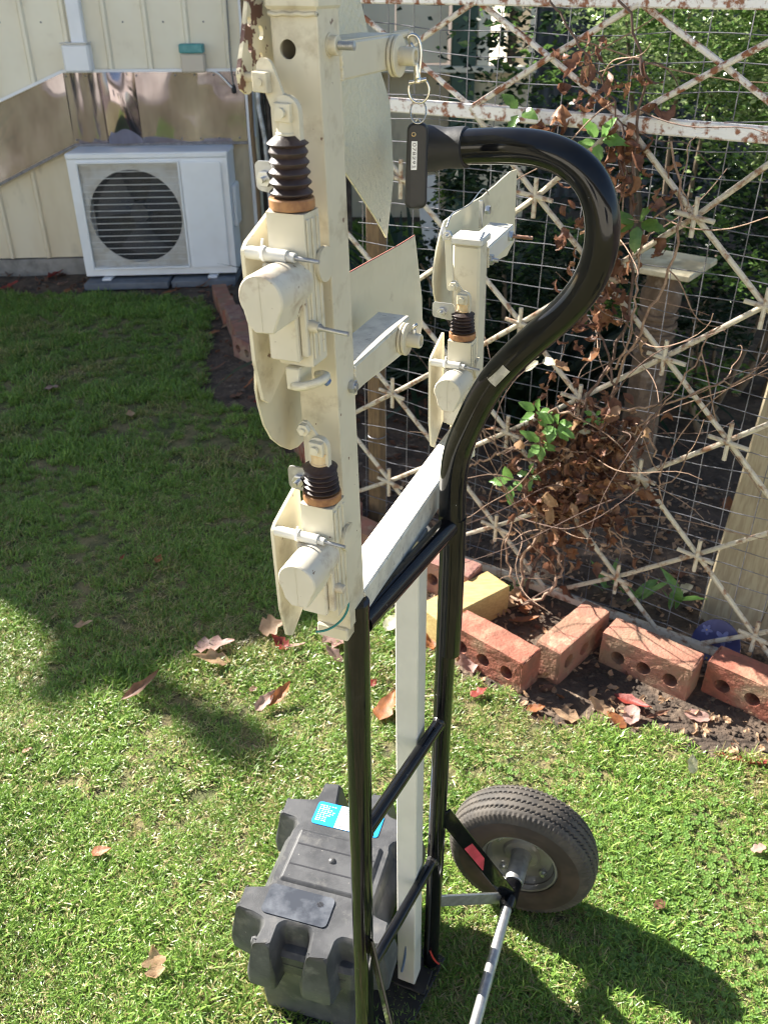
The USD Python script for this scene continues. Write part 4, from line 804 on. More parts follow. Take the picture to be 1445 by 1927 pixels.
def wheel(c, axis, R=.134, hw=.041):
    axis = axis / np.linalg.norm(axis); e1 = np.array([-axis[1], axis[0], 0]); e2 = np.cross(e1, axis) * -1
    nu, pr = 352, []
    for t in np.linspace(-1, 1, 61): pr.append((R - .010 * abs(t) ** 2.4, t * hw * .86, 'tread', t))
    side = [(R - .022, hw * .97), (R - .036, hw), (R - .052, hw * .90), (R - .066, hw * .74), (R - .074, hw * .58)]
    P = [(r, -x, 's', 0) for r, x in side[::-1]] + pr + [(r, x, 's', 0) for r, x in side]
    ang = np.arange(nu) * 2 * math.pi / nu; V = []
    for r, x, kd, t in P:
        rr = np.full(nu, r); xx = np.full(nu, x)
        if kd == 'tread':
            zig = .045 * (2 * np.abs((ang * 88 / 6.2832) % 1 - .5) - .5) * 2
            for g in (-.62, -.22, .22, .62): rr -= .0060 * np.exp(-((t - g + zig) / .030) ** 2)
            if abs(t) > .86: rr -= .0028 * (((ang * 88 / 6.2832) % 1) < .5) * (abs(t) - .80) / .2
        V.append(c + rr[:, None] * (np.cos(ang)[:, None] * e1 + np.sin(ang)[:, None] * e2) + xx[:, None] * axis)
    V = np.vstack(V); i = np.arange(len(P) * nu).reshape(len(P), nu); j = np.roll(i, -1, 1)
    q = np.stack([i[:-1], j[:-1], j[1:], i[1:]], -1).reshape(-1, 4); ns = 5 * nu
    w = truck.part('wheel', (V, q), M['tyre'], True)
    # sidewall ribs, rim dish, hub
    for s in (-1, 1):
        truck.part('sidewall', lathe([(R - .064, hw * .86 * s), (R - .060, hw * .92 * s), (R - .054, hw * .975 * s), (R - .047, hw * 1.005 * s), (R - .041, hw * 1.012 * s), (R - .038, hw * 1.004 * s), (R - .030, hw * .992 * s), (R - .026, hw * .985 * s)][::s], 96, c, axis), M['tyre_wall'], True, parent=w)
        truck.part('rim', lathe([(R - .064, hw * .78 * s), (R - .066, hw * .84 * s), (R - .069, hw * .82 * s), (R - .072, hw * .62 * s), (R - .079, hw * .30 * s), (R - .090, hw * .22 * s), (.034, hw * .20 * s), (.030, hw * .30 * s), (.0195, hw * .32 * s)][::s], 64, c, axis), M['rim'], 40, parent=w)
    truck.part('hub', lathe([(.0001, -.072), (.015, -.072), (.0165, -.070), (.0168, -.02), (.020, -.012), (.020, .012), (.0165, .03), (.015, .045), (.0001, .045)], 32, c, axis), M['zinc_dull'], 40, parent=w)
    for k in range(4):
        a = .6 + k * math.pi / 2; p = c + .052 * (math.cos(a) * e1 + math.sin(a) * e2) - axis * (hw * .235)
        truck.part('wheel_bolt', cat(hexnut(p, -axis, .0075, .006), tube([p, p - axis * .011], .0035, 10)), M['zinc'], 30, parent=w)
wheel(AXP + AXD * .098, AXD)
wheel(AXN - AXD * .090, -AXD)
# cream frame: posts, cross member, standing rail, arms
P1 = (sg.box(-.0001, 0, 1, 1))
def post(s0, h0, h1, hole_h=None):
    w = .035
    if hole_h is None: return truck.part('post', mapped(box(s0, s0 + w, 0, w, h0, h1, .003), wf), M['cream'], 30)
    pg = rounded([(0, h0), (w, h0), (w, h1), (0, h1)], .0001).difference(sg.Point(.0235, hole_h).buffer(.0062, quad_segs=6)); v, f = prism(pg, .0025)
    wallf = np.c_[s0 + v[:, 2], v[:, 0], v[:, 1]]
    return truck.part('post', mapped(cat((wallf, f), box(s0 + .0024, s0 + w, 0, .0025, h0, h1), box(s0 + .0024, s0 + w, w - .0025, w, h0, h1), box(s0 + w - .0025, s0 + w, .0024, w - .0024, h0, h1)), wf), M['cream'])
pp = post(0, .940, 1.4625, 1.4385)
truck.part('edge_bead', mapped(cat(tube([(.0012, .0012, .945), (.0012, .0012, 1.461)], .0014, 10), tube([(.0338, .0012, .945), (.0338, .0012, 1.461)], .0014, 10), tube([(.0012, .0338, .945), (.0012, .0338, 1.461)], .0014, 10)), wf), M['cream'], 40, parent=pp)
truck.part('post_cap', mapped(box(-.003, .038, -.002, .0385, 1.4625, 1.4745, .002), wf), M['cream'], 30, parent=pp)
truck.part('weld_seam', mapped(tube([(-.001, -.001 + .002, 1.4598)] + [(-.0005 + .0008 * math.sin(k * 2.1), .036 * k / 12, 1.4597 + .0004 * math.sin(k * 1.7)) for k in range(13)], .0016, 8), wf), M['cream'], True, parent=pp)
truck.part('rod', mapped(tube([(.018, .0225, 1.40), (.018, .0215, 1.46)], .0022, 10), wf), M['tan_bush'], True, parent=pp)
truck.part('end_cap', mapped(box(-.004, .0345, .002, .0345, .926, .941, .0015), wf), M['cream'], 30, parent=pp)
p2 = post(.42, .950, 1.206)
truck.part('post_cap', mapped(box(.4175, .4575, -.0025, .0375, 1.206, 1.2145, .0015), wf), M['white_rail'], 30, parent=p2)
wb('cross_member', .0352, .4198, -.0005, .0345, .924, .961, m='cream_worn', ch=.002)
truck.part('standing_rail', mapped(box(.195, .227, -.0015, .0295, .025, .9235, .0015), lambda v: wf(v + np.c_[0 * v[:, 0], (.92 - v[:, 2]) * .012, 0 * v[:, 0]])), M['white_rail'])
wb('standing_rail_foot', .190, .236, -.01, .046, .0128, .0178, m='darksteel', ch=.001)
def arm(s0, s1, h0, h1, m='cream', top='cream_worn', flange=True):
    a = truck.part('arm', mapped(box(s0, s1, .0002, .0345, h0, h1 - .0006, .0015), wf), M[m])
    truck.part('worn_top', mapped(box(s0 + .001, s1 - .001, .0015, .033, h1 - .0005, h1 + .0003), wf), M[top], parent=a)
    return a
def flange(a, s, h, f=-.0002):
    for k, (o, t) in enumerate(((0, .003), (-.0038, .003))): truck.part('pivot_disc', mapped(lathe([(.0001, 0), (.0148, 0), (.0155, .0006), (.0155, t - .0006), (.0148, t), (.0001, t)], 32, (s, f + o, h), (0, -1, 0)), wf), M['cream'], 30, parent=a)
    truck.part('pivot_pin', mapped(lathe([(.0001, 0), (.0068, 0), (.0070, .001), (.0070, .0125), (.0062, .0135), (.0045, .0135), (.0042, .009), (.0001, .009)], 20, (s, f - .0066, h), (0, -1, 0)), wf), M['cream'], 30, parent=a)
a1 = arm(.0352, .150, 1.4165, 1.442, top='cream'); flange(a1, .138, 1.4265)
truck.part('hook_stub', mapped(cat(tube([(.150, .004, 1.440), (.160, -.006, 1.4415)], .0032, 12), tube([(.160, -.006, 1.4425), (.1615, -.010, 1.434)], .0036, 12)), wf), M['cream'], True, parent=a1)
a2 = arm(.0352, .175, 1.172, 1.198); flange(a2, .150, 1.1835)
truck.part('split_pin', mapped(tube([(.150, -.011, 1.192), (.150, -.013, 1.1975), (.152, -.0145, 1.1985), (.154, -.013, 1.197)], .0017, 8), wf), M['chrome'], True, parent=a2)
truck.part('split_pin_shank', mapped(tube([(.150, -.0128, 1.188), (.150, -.0128, 1.1945)], .0024, 8), wf), M['zinc'], True, parent=a2)
a3 = arm(.4552, .585, 1.172, 1.196, m='white_rail', top='cream_worn')
for s, h, L, r, m in ((.560, 1.1865, .042, .0026, 'rustbolt'), (.462, 1.1800, .022, .0026, 'zinc')):
    b = truck.part('bolt', mapped(hexnut((s, .0002, h), (0, -1, 0), .0068, .006), wf), M['zinc'], 30)
    truck.part('thread', mapped(tube([(s, -.0055, h), (s, -L + .010, h)], r, 12), wf), M[m], 40, parent=b)
b = truck.part('bolt', mapped(cat(lathe([(.0001, 0), (.0078, 0), (.0078, .001), (.0001, .001)], 20, (.018, -.0001, 1.4405), (0, -1, 0)), lathe([(.0064, .001), (.0064, .006), (.0058, .0066), (.0001, .0066)], 24, (.018, -.0001, 1.4405), (0, -1, 0))), wf), M['cream'], 30)
truck.part('thread', mapped(lathe([(.0027 + .0003 * (k % 2), .0066 + k * .0008) for k in range(16)] + [(.0001, .0195)], 14, (.018, 0, 1.4405), (0, -1, 0)), wf), M['zinc_dull'], 30, parent=b)
truck.part('bolt', mapped(cat(hexnut((.0255, .0001, 1.1840), (0, -1, 0), .0058, .0055), tube([(.0255, -.005, 1.184), (.0255, -.0068, 1.184)], .003, 10)), wf), M['zinc'], 30)
# weld beads where the frame members meet
def beadline(pts, r=.0017):
    P = smooth_path(pts, 28) if len(pts) > 2 else np.linspace(pts[0], pts[1], 20); P = P + rng.normal(size=P.shape) * .0003
    truck.part('weld_bead', mapped(tube(P, r * (1 + .25 * np.sin(np.arange(len(P)) * 2.2)), 8), wf), M['cream'], True)
for s_, h0, h1 in ((.0356, .9245, .9605), (.0356, 1.4168, 1.4415), (.0356, 1.1722, 1.1975), (.4196, .9245, .9605), (.4556, 1.1722, 1.1955)):
    beadline([(s_, -.0002, h0), (s_, -.0002, h1)]); beadline([(s_, .001, h1), (s_, .034, h1)])
# sheet metal vanes
def vane(poly, f0, fn, m, t=.002, red=None):
    v, f = prism(poly, t, .012); v = np.c_[v[:, 0], f0 + v[:, 2] + fn(v[:, 0], v[:, 1]), v[:, 1]]
    p = truck.part('vane', mapped((v, f[:, ::-1]), wf), M[m], 35)
    if red:
        r_ = np.array(red); n = 14; q_ = np.vstack([r_[i] + (r_[i + 1] - r_[i]) * np.linspace(0, 1, n)[:, None] for i in range(len(r_) - 1)])
        truck.part('cut_edge', mapped(tube(np.c_[q_[:, 0], f0 + .001 + fn(q_[:, 0], q_[:, 1]), q_[:, 1] + .0001], .0009, 6), wf), M['red_edge'], parent=p)
    return p
vane(rounded([(.02, 1.44), (.02, 1.60), (.20, 1.60), (.218, 1.463), (.241, 1.427), (.302, 1.372), (.315, 1.30), (.277, 1.243), (.168, 1.329), (.06, 1.40)], .002), .060, lambda s, h: .010 * np.clip((s - .22) / .1, 0, 1) ** 2, 'vane')
def blade(s0, top_l, top_r, h1, lo):
    L = [(s0 + .054, top_l), (s0 + .030, 1.205), (s0 + .006, 1.185), (s0, 1.160), (s0 + .006, 1.140), (s0 + .018, 1.122), (s0 + .040, 1.105), (s0 + .062, 1.093), (s0 + .09, lo), (s0 + .38, lo), (s0 + .382, top_r - .006), (s0 + .33, top_r)]
    return L
vane([(-.037, 1.222), (-.042, 1.20), (-.040, 1.185), (-.034, 1.165), (-.022, 1.146), (-.004, 1.130), (.014, 1.118), (.03, 1.113), (.06, 1.112), (.34, 1.112), (.352, 1.125), (.349, 1.16), (.326, 1.236), (.173, 1.236), (.05, 1.238)], .055,
     lambda s, h: .006 * np.sin(s * 14), 'vane_smooth', red=[(.10, 1.236), (.326, 1.236)])
vane([(.466, 1.221), (.446, 1.211), (.428, 1.196), (.414, 1.177), (.411, 1.16), (.416, 1.143), (.428, 1.126), (.448, 1.107), (.474, 1.092), (.50, 1.10), (.55, 1.11), (.735, 1.112), (.755, 1.13), (.752, 1.236), (.735, 1.236), (.69, 1.224), (.642, 1.217), (.55, 1.217)], .058,
     lambda s, h: .006 * np.sin((s - .44) * 13) - .018 * np.clip((s - .65) / .12, 0, 1) ** 2, 'vane_smooth')
# crank plates, links and stop tabs
def fplate(name, poly, f0, t, m, holes=(), parent=None):
    p = poly if isinstance(poly, sg.Polygon) else sg.Polygon(poly)
    for s, h, r in holes: p = p.difference(sg.Point(s, h).buffer(r, quad_segs=5))
    v, f = prism(p, t); return truck.part(name, mapped((np.c_[v[:, 0], f0 + v[:, 2], v[:, 1]], f[:, ::-1]), wf), M[m], parent=parent)
c1 = fplate('crank_plate', rounded([(-.010, 1.56), (-.008, 1.467), (-.020, 1.440), (-.028, 1.425), (-.026, 1.415), (-.018, 1.411), (-.010, 1.414), (.006, 1.417), (.016, 1.420), (.024, 1.43), (.024, 1.56)], .003), .047, .003, 'peel', [(-.0085, 1.455, .0030), (.006, 1.448, .0045), (-.0105, 1.4395, .0028), (.004, 1.433, .0028)])
truck.part('link_pin', mapped(tube([(-.0195, .048, 1.4225), (-.0195, .030, 1.4225)], .0032, 14), wf), M['cream'], 40, parent=c1)
def link(s, f, h0, h1, w, tlt, t=.003, m='cream'):
    """flat link lying against the outer face: normal along s"""
    pg = sg.LineString([(f, h0), (f + tlt, h1)]).buffer(w / 2, quad_segs=8); v, fc = prism(pg, t); return truck.part('link_plate', mapped((np.c_[s - v[:, 2], v[:, 0], v[:, 1]], fc), wf), M[m])
def clevis(f, h, s0=-.024, w=.0105, m='cream'):
    pg = sg.LineString([(f, h - .022), (f, h)]).buffer(w, quad_segs=8, cap_style='round').difference(sg.box(f - .05, h - .06, f + .05, h - .019))
    v, fc = prism(pg, .006); p = truck.part('clevis', mapped((np.c_[s0 + .003 - v[:, 2], v[:, 0], v[:, 1]], fc), wf), M[m], 30)
    nut = rotm(0, 0, 0); q_ = [(-.0058, -.0062), (.0062, -.0058), (.0058, .0062), (-.0062, .0058)]
    v, fc = loft(q_, [(0, 0), (.0045, 0), (.005, -.0006)]); truck.part('square_nut', mapped((np.c_[s0 - .003 - v[:, 2], f + v[:, 0], h + v[:, 1]], fc[:, ::-1]), wf), M[m], parent=p)
    truck.part('bolt_end', mapped(lathe([(.0001, 0), (.0034, 0), (.0034, .003), (.0001, .0036)][::-1], 16, (s0 - .0078 - .0036, f, h), (1, 0, 0)), wf), M[m], 30, parent=p)
    return p
link(-.021, .0215, 1.4065, 1.4285, .0125, .0085); v, fc = loft([(-.0055, -.0065), (.0055, -.006), (.0055, .0065), (-.0055, .006)], [(0, 0), (.006, 0), (.0066, -.0006)])
truck.part('square_nut', mapped((np.c_[-.0245 - v[:, 2], .031 + v[:, 0], 1.4205 + v[:, 1]], fc[:, ::-1]), wf), M['cream'])
truck.part('bolt_end', mapped(tube([(-.030, .031, 1.4205), (-.0325, .031, 1.4205)], .0025, 12), wf), M['cream'], 30)
link(-.020, .0145, 1.4015, 1.407, .0150, .0065)
clevis(.0155, 1.4025)
for s in (0, .42):
    df = .004 if s else 0
    link(-.020 + s, .0105 + df, 1.1500, 1.1640, .0095, .0105); clevis(.0080 + df, 1.1490, -.024 + s, .0088)
    n_ = truck.part('square_nut', mapped(hexnut((-.0232 + s, .0205 + df, 1.1625), (-1, 0, 0), .0058, .005), wf), M['cream'], 30)
    truck.part('bolt_end', mapped(tube([(-.028 + s, .0205 + df, 1.1625), (-.0305 + s, .0205 + df, 1.1625)], .0024, 12), wf), M['cream'], 30)
link(.4, .030, 1.160, 1.222, .0085, .004); 
truck.part('link_bolt', mapped(cat(hexnut((.399, .033, 1.222), (-1, 0, 0), .0058, .006), tube([(.395, .033, 1.222), (.385, .033, 1.222)], .0026, 10), lathe([(.0001, 0), (.0080, 0), (.0080, .0012), (.0001, .0012)], 20, (.401, .040, 1.222), (0, 1, 0))), wf), M['zinc'], 30)
truck.part('stay_wire', mapped(tube(smooth_path([(.40, .036, 1.230), (.41, .036, 1.238), (.44, .037, 1.240), (.52, .040, 1.236), (.60, .044, 1.234), (.612, .044, 1.226)], 20), .0009, 6), wf), M['zinc'], True)
truck.part('clamp_bolt', mapped(cat(hexnut((.585, .040, 1.212), (0, -1, 0), .006, .006), lathe([(.0001, 0), (.009, 0), (.009, .002), (.0001, .002)], 20, (.585, .046, 1.212), (0, -1, 0))), wf), M['zinc'], 30)
truck.part('clamp_strip', mapped(box(.572, .575, .041, .046, 1.190, 1.226, .0005), wf), M['zinc'])
def tab(s, f0, f1, h0, h1):
    v, fc = prism(rounded([(f0, h0), (f1, h0 + .003), (f1, h1), (f0 + .002, h1)], .004), .002)
    t_ = truck.part('stop_tab', mapped((np.c_[s - v[:, 2], v[:, 0], v[:, 1]], fc), wf), M['zinc_dull'])
    c = (f0 + f1) / 2 + .002, (h0 + h1) / 2
    truck.part('tab_bolt', mapped(cat(hexnut((s - .002, *c), (-1, 0, 0), .0058, .0045), tube([(s - .006, *c), (s - .012, *c)], .0022, 10)), wf), M['zinc'], 30, parent=t_)
tab(-.020, .024, .0455, 1.346, 1.369); tab(-.026, .012, .0375, 1.103, 1.127); tab(.392, .020, .050, 1.1205, 1.142)
# linear actuators
def actuator(s, f, dh, bellow, label, low_pin):
    """f: centre line; dh: height offset of the body; bellow: (bottom, top) of the rubber boot"""
    sc = s - .024; A = lambda v: wf(v)
    body = [(-.0150, -.0130), (-.0105, -.0145), (.0105, -.0145), (.0150, -.0130), (.0155, .0105), (.0140, .0125), (-.0140, .0125), (-.0155, .0105)]
    v, fc = loft([(a, b) for a, b in body], [(0.984 + dh, -.0006), (0.9855 + dh, 0), (1.098 + dh, 0)])
    root = truck.part('linear_actuator', mapped((np.c_[sc + v[:, 1], f + v[:, 0], v[:, 2]], fc[:, ::-1]), A), M['cream'], 30, label=label)
    sub = lambda n, m_, mt, sm=30: truck.part(n, mapped(m_, A), M[mt], sm, parent=root)
    for k in range(3): sub('rail_rib', box(sc - .011 + k * .0080, sc - .0065 + k * .0080, f - .0163, f - .0150, .990 + dh, 1.094 + dh, .0006), 'cream', False)
    sub('gearbox', box(sc - .024, sc - .0148, f - .0085, f + .0165, .990 + dh, 1.064 + dh, .0015), 'motor')
    sub('gearbox_step', box(sc - .020, sc - .0148, f - .0145, f - .0088, .994 + dh, 1.058 + dh, .001), 'motor')
    sub('ring', lathe([(.0001, -.0002), (.0158, 0), (.0166, .0008), (.0166, .0068), (.0160, .0078), (.0001, .008)], 32, (sc, f, 1.099 + dh), UP), 'rust_ring')
    b0, b1 = bellow; n = 6; pr = [(.0125, 0)]; H_ = b1 - b0
    for k in range(n - 1):
        z0 = H_ * .80 * k / (n - 1); dz = H_ * .80 / (n - 1); pr += [(.0118, z0 + dz * .1), (.0156 - .0004 * k, z0 + dz * .55), (.0156 - .0004 * k, z0 + dz * .66)]
    pr += [(.0118, H_ * .82), (.0148, H_ * .87), (.0082, H_ * .995), (.0070, H_)]
    sub('rubber_boot', lathe(pr, 36, (sc, f, b0), UP), 'bellow', 50)
    sub('neck', lathe([(.0001, 0), (.0078, 0), (.0080, .002), (.0072, .003), (.0072, .010), (.0080, .0102), (.0080, .0118), (.0001, .0118)], 28, (sc, f, b1 - .001), UP), 'tan_bush' if not low_pin else 'cream')
    # motor: round topped profile along -s
    pg = sg.Point(0, .0040).buffer(.0175, quad_segs=10).union(sg.Polygon([(-.0150, -.004), (-.0085, -.0205), (.0065, -.0215), (.0125, -.015), (.0150, -.004)])).buffer(-.0025).buffer(.0025, quad_segs=4)
    prof = [(f + a, b) for a, b in np.array(pg.simplify(.00012).exterior.coords)[:-1]]
    v, fc = loft([(a - f, b) for a, b in prof], [(0, -.0012), (.0012, -.0002), (.002, 0), (.050, 0)])
    mo = np.c_[sc - .0600 + v[:, 2], f - .0005 + v[:, 0], 1.0455 + dh + v[:, 1]]
    sub('motor', (mo, fc[:, ::-1]), 'motor', 40)
    sub('motor_seam', tube([(sc - .0599, f - .0005, 1.026 + dh), (sc - .0599, f - .0005, 1.0655 + dh)], .0004, 6), 'motor', True)
    sub('pin', cat(tube([(sc - .021, .0452, 1.070 + dh), (sc - .021, f - .004, 1.0695 + dh)], .0048, 18), tube([(sc - .021, f - .004, 1.0695 + dh), (sc - .021, f - .010, 1.0693 + dh)], .0035, 14)), 'white_rail', 40)
    sub('pin_screw', tube([(sc - .021, f - .010, 1.0693 + dh), (sc - .021, f - .029, 1.0685 + dh)], [.0019, .0015], 12), 'zinc_dull', 40)
    sub('cable_tie', cat(lathe([(.0048, -.0008), (.0056, -.0008), (.0056, .0008), (.0048, .0008)], 20, (sc - .021, f + .0145, 1.070 + dh), (0, 1, 0)), tube(smooth_path([(sc - .026, f + .0155, 1.068 + dh), (sc - .026, f + .0140, 1.075 + dh), (sc - .0255, f + .0125, 1.082 + dh)], 8), [.0010] * 8, 6)), 'white', False)
    L = .010 if not low_pin else .034
    sub('lower_pin', tube([(sc - .012, f + .002, 1.018 + dh), (sc - .013, f - .022, 1.0165 + dh)], [.0060, .0042], 16), 'motor', 40)
    if low_pin: sub('pin_screw', tube([(sc - .013, f - .022, 1.0165 + dh), (sc - .014, f - .026, 1.0163 + dh), (sc - .014, f - .046, 1.015 + dh)], [.0034, .0019, .0018], 12), 'zinc_dull', 40)
    sub('round_boss', lathe([(.0001, 0), (.0125, 0), (.0130, .0008), (.0130, .0035), (.0001, .0042)], 28, (sc + .010, f - .0162, 1.058 + dh), (0, -1, 0)), 'cream')
    pl_ = rounded([(s - .050, .955 + dh + .032), (s - .050, 1.072 + dh), (s - .044, 1.077 + dh), (s + .004, 1.094 + dh), (s + .004, .968 + dh), (s - .034, .945 + dh), (s - .043, .952 + dh)], .003)
    v, fc = prism(pl_, .003); sub('mount_plate', (np.c_[v[:, 0], .045 + v[:, 2], v[:, 1]], fc[:, ::-1]), 'cream', False)
    return root
A1 = actuator(0, .0165, .240, (1.3460, 1.3880), 'upper actuator with its rubber boot stretched out', True)
actuator(0, .0085, 0, (1.1065, 1.1330), 'lower actuator with its rubber boot squeezed short', False)
actuator(.42, .0125, 0, (1.1065, 1.1330), 'far actuator half hidden by the black handle', False)
truck.part('base_hose', mapped(tube([(-.036 + .012 * math.cos(a), .006 + .013 * math.sin(a), 1.212 - .004 * math.sin(a)) for a in np.linspace(2.2, 6.3, 16)], .0035, 8), wf), M['cream'], True, parent=A1)
truck.part('lower_block', mapped(box(-.044, -.022, .011, .023, 1.205, 1.2235, .001), wf), M['cream'], parent=A1)
truck.part('hose_end', mapped(tube([(-.036 + .0135 * math.cos(a), .006 + .0145 * math.sin(a), 1.2085 - .004 * math.sin(a)) for a in np.linspace(4.6, 5.8, 8)], .0022, 8), wf), M['blue_wire'], True, parent=A1)
truck.part('wiring', mapped(tube(smooth_path([(-.004, .002, .990), (-.012, -.003, .972), (-.026, .006, .9605), (-.034, .020, .957)], 16), .0011, 6), wf), M['teal_wire'], True)
truck.part('wiring', mapped(tube(smooth_path([(.200, .0220, .36), (.198, .0265, .30), (.199, .025, .22), (.197, .024, .13), (.19, .03, .06)], 16), .0020, 6), wf), M['blue_wire'], True)
truck.part('wiring', mapped(tube(smooth_path([(.236, -.004, .07), (.24, -.012, .04), (.25, -.016, .018)], 10), .0016, 6), wf), M['red_wire'], True)

# ---------------------------------------------------------------- key fob on its clip
FB = np.array([.0285, .806, 0])
fx, fz, fy = np.array([.995, -.10, 0]), np.array([.012, .03, .999]), None
fy = np.cross(fz, fx)
def fo(v): return FB + UP * 1.34 + v[:, :1] * fx + v[:, 1:2] * fy + (v[:, 2:3] - 1.34) * fz
fob = Thing('key_fob', 'black remote key fob with white number label hanging from the upper arm', 'key fob', FB + UP * 1.34)
P = np.array(rounded([(-.0099, 1.3050), (.0099, 1.3050), (.0088, 1.3755), (-.0088, 1.3755)], .0062, 5).simplify(.00008).exterior.coords)[:-1]
v, fc = loft(P, [(-.0052, -.0022), (-.0040, -.0006), (-.002, 0), (.002, 0), (.0040, -.0006), (.0052, -.0022)]); body = (np.c_[v[:, 0], -v[:, 2], v[:, 1]], fc)
fob.part('case', mapped(body, fo), M['fob'], 40)
fob.part('seam', mapped(tube([(.0072, -.0046, 1.322), (.0076, -.0046, 1.34), (.0066, -.0046, 1.362)], .0005, 6), fo), M['ink'], True)
fob.part('eyelet', mapped(lathe([(.0012, 0), (.0020, .0004), (.0012, .0007)], 14, (-.0030, -.0052, 1.3665), (0, -1, 0)), fo), M['tan_bush'], True)
lab = fob.part('number_label', mapped(box(-.0046, .0004, -.0061, -.0055, 1.3380, 1.3612), fo), M['white'])
tm = arr(meshkit.text_mesh('078291', .0027, .0002)); tv = tm[0] - np.array([tm[0][:, 0].min(), 0, 0]); k_ = .0205 / tv[:, 0].max()
fob.part('number', mapped((np.c_[-.0034 + tv[:, 1], -.0061 - tv[:, 2], 1.3598 - tv[:, 0] * k_], tm[1]), fo), M['ink'], parent=lab)
fob.part('loop', mapped(tube([(.0022 * math.cos(a), .0008 * math.sin(a), 1.3745 + .0035 * math.sin(a)) for a in np.linspace(-.4, 3.5, 12)], .0008, 6), fo), M['chrome'], True)
fob.part('split_ring', mapped(cat(*[tube([(.0066 * math.cos(a), .004 * math.sin(a) + o, 1.3835 + .0088 * math.sin(a)) for a in np.linspace(0, 6.283, 30)], .00065, 6) for o in (0, .0012)]), fo), M['chrome'], True)
fob.part('clip_bow', mapped(tube(smooth_path([(-.0082, 0, 1.4045), (-.0086, 0, 1.3995), (-.0050, 0, 1.3925), (.0012, 0, 1.3905), (.0068, 0, 1.3940), (.0085, 0, 1.4005), (.0055, 0, 1.4075)], 30), .0010, 8), fo), M['chrome'], True)
fob.part('clip_swivel', mapped(cat(tube([(-.0085, 0, 1.4055), (.0060, 0, 1.4085)], .0017, 10), lathe([(.0001, 0), (.0030, 0), (.0034, .002), (.0026, .0045), (.0001, .005)], 16, (-.001, 0, 1.4055), UP)), fo), M['chrome'], 40)
fob.part('clip_gate', mapped(tube(smooth_path([(-.0012, 0, 1.408), (-.0028, 0, 1.418), (-.0050, 0, 1.428), (-.0080, .0, 1.4350)], 14), np.linspace(.0030, .0018, 14), 10), fo), M['chrome'], True)
fob.part('clip_hook', mapped(tube(smooth_path([(-.0005, 0, 1.410), (.0006, 0, 1.422), (.0000, 0, 1.433), (-.0040, 0, 1.4405), (-.0090, 0, 1.4405), (-.0105, 0, 1.4370)], 24), .0015, 10), fo), M['chrome'], True)

# ---------------------------------------------------------------- battery box on the toe plate
BY = math.radians(16); BA = np.array([math.sin(BY), math.cos(BY), 0]); BB = np.array([math.cos(BY), -math.sin(BY), 0]); BC = np.array([-.086, .920, .0125])
def bf(v): return BC + v[:, :1] * BB + v[:, 1:2] * BA + v[:, 2:3] * UP     # x right, y away along the box
bx_ = Thing('battery_box', 'black plastic battery box with ribbed lid standing on the toe plate', 'battery box', BC)
v, fc = loft(np.array(rounded([(-.088, -.142), (.088, -.142), (.088, .142), (-.088, .142)], .02).exterior.coords)[:-1], [(0, -.012), (.004, -.008), (.150, .001), (.155, .004), (.160, .004)])
bx_.part('tub', mapped((v, fc), bf), M['plastic'], 40)
hx, hy, n1 = .128, .168, .092                                        # castellated lid outline: corner buttresses and recesses
out = [(-.080, -hy), (-.040, -hy), (-.034, -.126), (.002, -.126), (.008, -hy), (.052, -hy), (.060, -.128), (n1, -.128), (hx, -.122), (hx, -.070), (n1 + .008, -.060), (.096, -.050), (.096, .050), (n1, .060), (hx, .068), (hx, .118), (n1, .126), (.070, .128), (.064, hy), (.018, hy), (.010, .122), (-.022, .122), (-.030, hy), (-.072, hy), (-.078, .128), (-n1, .124), (-hx, .116), (-hx, .070), (-n1, .060), (-.096, .050), (-.096, -.050), (-n1, -.058), (-hx, -.068), (-hx, -.118), (-n1, -.126), (-.076, -.130)]
ol = rounded(out, .0045, 3); ol = sg.Polygon(ol.exterior.coords).buffer(.004, quad_segs=3).buffer(-.004, quad_segs=3); oc = np.array(ol.simplify(.0003).exterior.coords)[:-1]
v, fc = loft(oc, [(.128, .004), (.150, .005), (.160, .004), (.214, -.007), (.220, -.009), (.2235, -.0125)]); bx_.part('lid', mapped((v, fc), bf), M['plastic'], 35)
skirt = np.array(rounded([(-.092, -.146), (.092, -.146), (.092, .146), (-.092, .146)], .018).exterior.coords)[:-1]
v, fc = loft(skirt, [(.138, 0), (.176, -.001), (.182, -.008)]); bx_.part('lid_skirt', mapped((v, fc), bf), M['plastic'], 40)
v, fc = loft(np.array(rounded([(-.074, -.052), (.074, -.052), (.074, .052), (-.074, .052)], .006).exterior.coords)[:-1], [(.16, .036), (.182, .030), (.221, .001), (.227, -.003), (.2285, -.006)]); deck = bx_.part('centre_deck', mapped((v, fc), bf), M['plastic'], 35)
for y in (-.020, .020): bx_.part('strap_groove', mapped(cat(box(-.066, .066, y - .0012, y + .0012, .2280, .2290), bar((-.0690, y, .2275), (-.1035, y, .1815), .001, .0024, (0, 1, 0)), bar((.0690, y, .2275), (.1035, y, .1815), .001, .0024, (0, 1, 0))), bf), M['ink'], parent=deck)
bx_.part('stud', mapped(lathe([(.0001, .0035), (.004, .003), (.0055, .001), (.006, 0)], 20, (.000, .002, .2288), UP), bf), M['plastic'], True, parent=deck)
win = bx_.part('gauge_window', mapped(prism(rounded([(-.080, -.112), (.028, -.112), (.028, -.060), (-.080, -.060)], .008), .0012), lambda v: bf(v + [0, 0, .2242])), M['smoky'])
for k in range(5): bx_.part('vent_slot', mapped(box(.002 + k * .0022, .0032 + k * .0022, -.076 - .005 * math.sin(.5 + k * .55), -.076 + .005 * math.sin(.5 + k * .55), .2254, .2259), bf), M['ink'], parent=win)
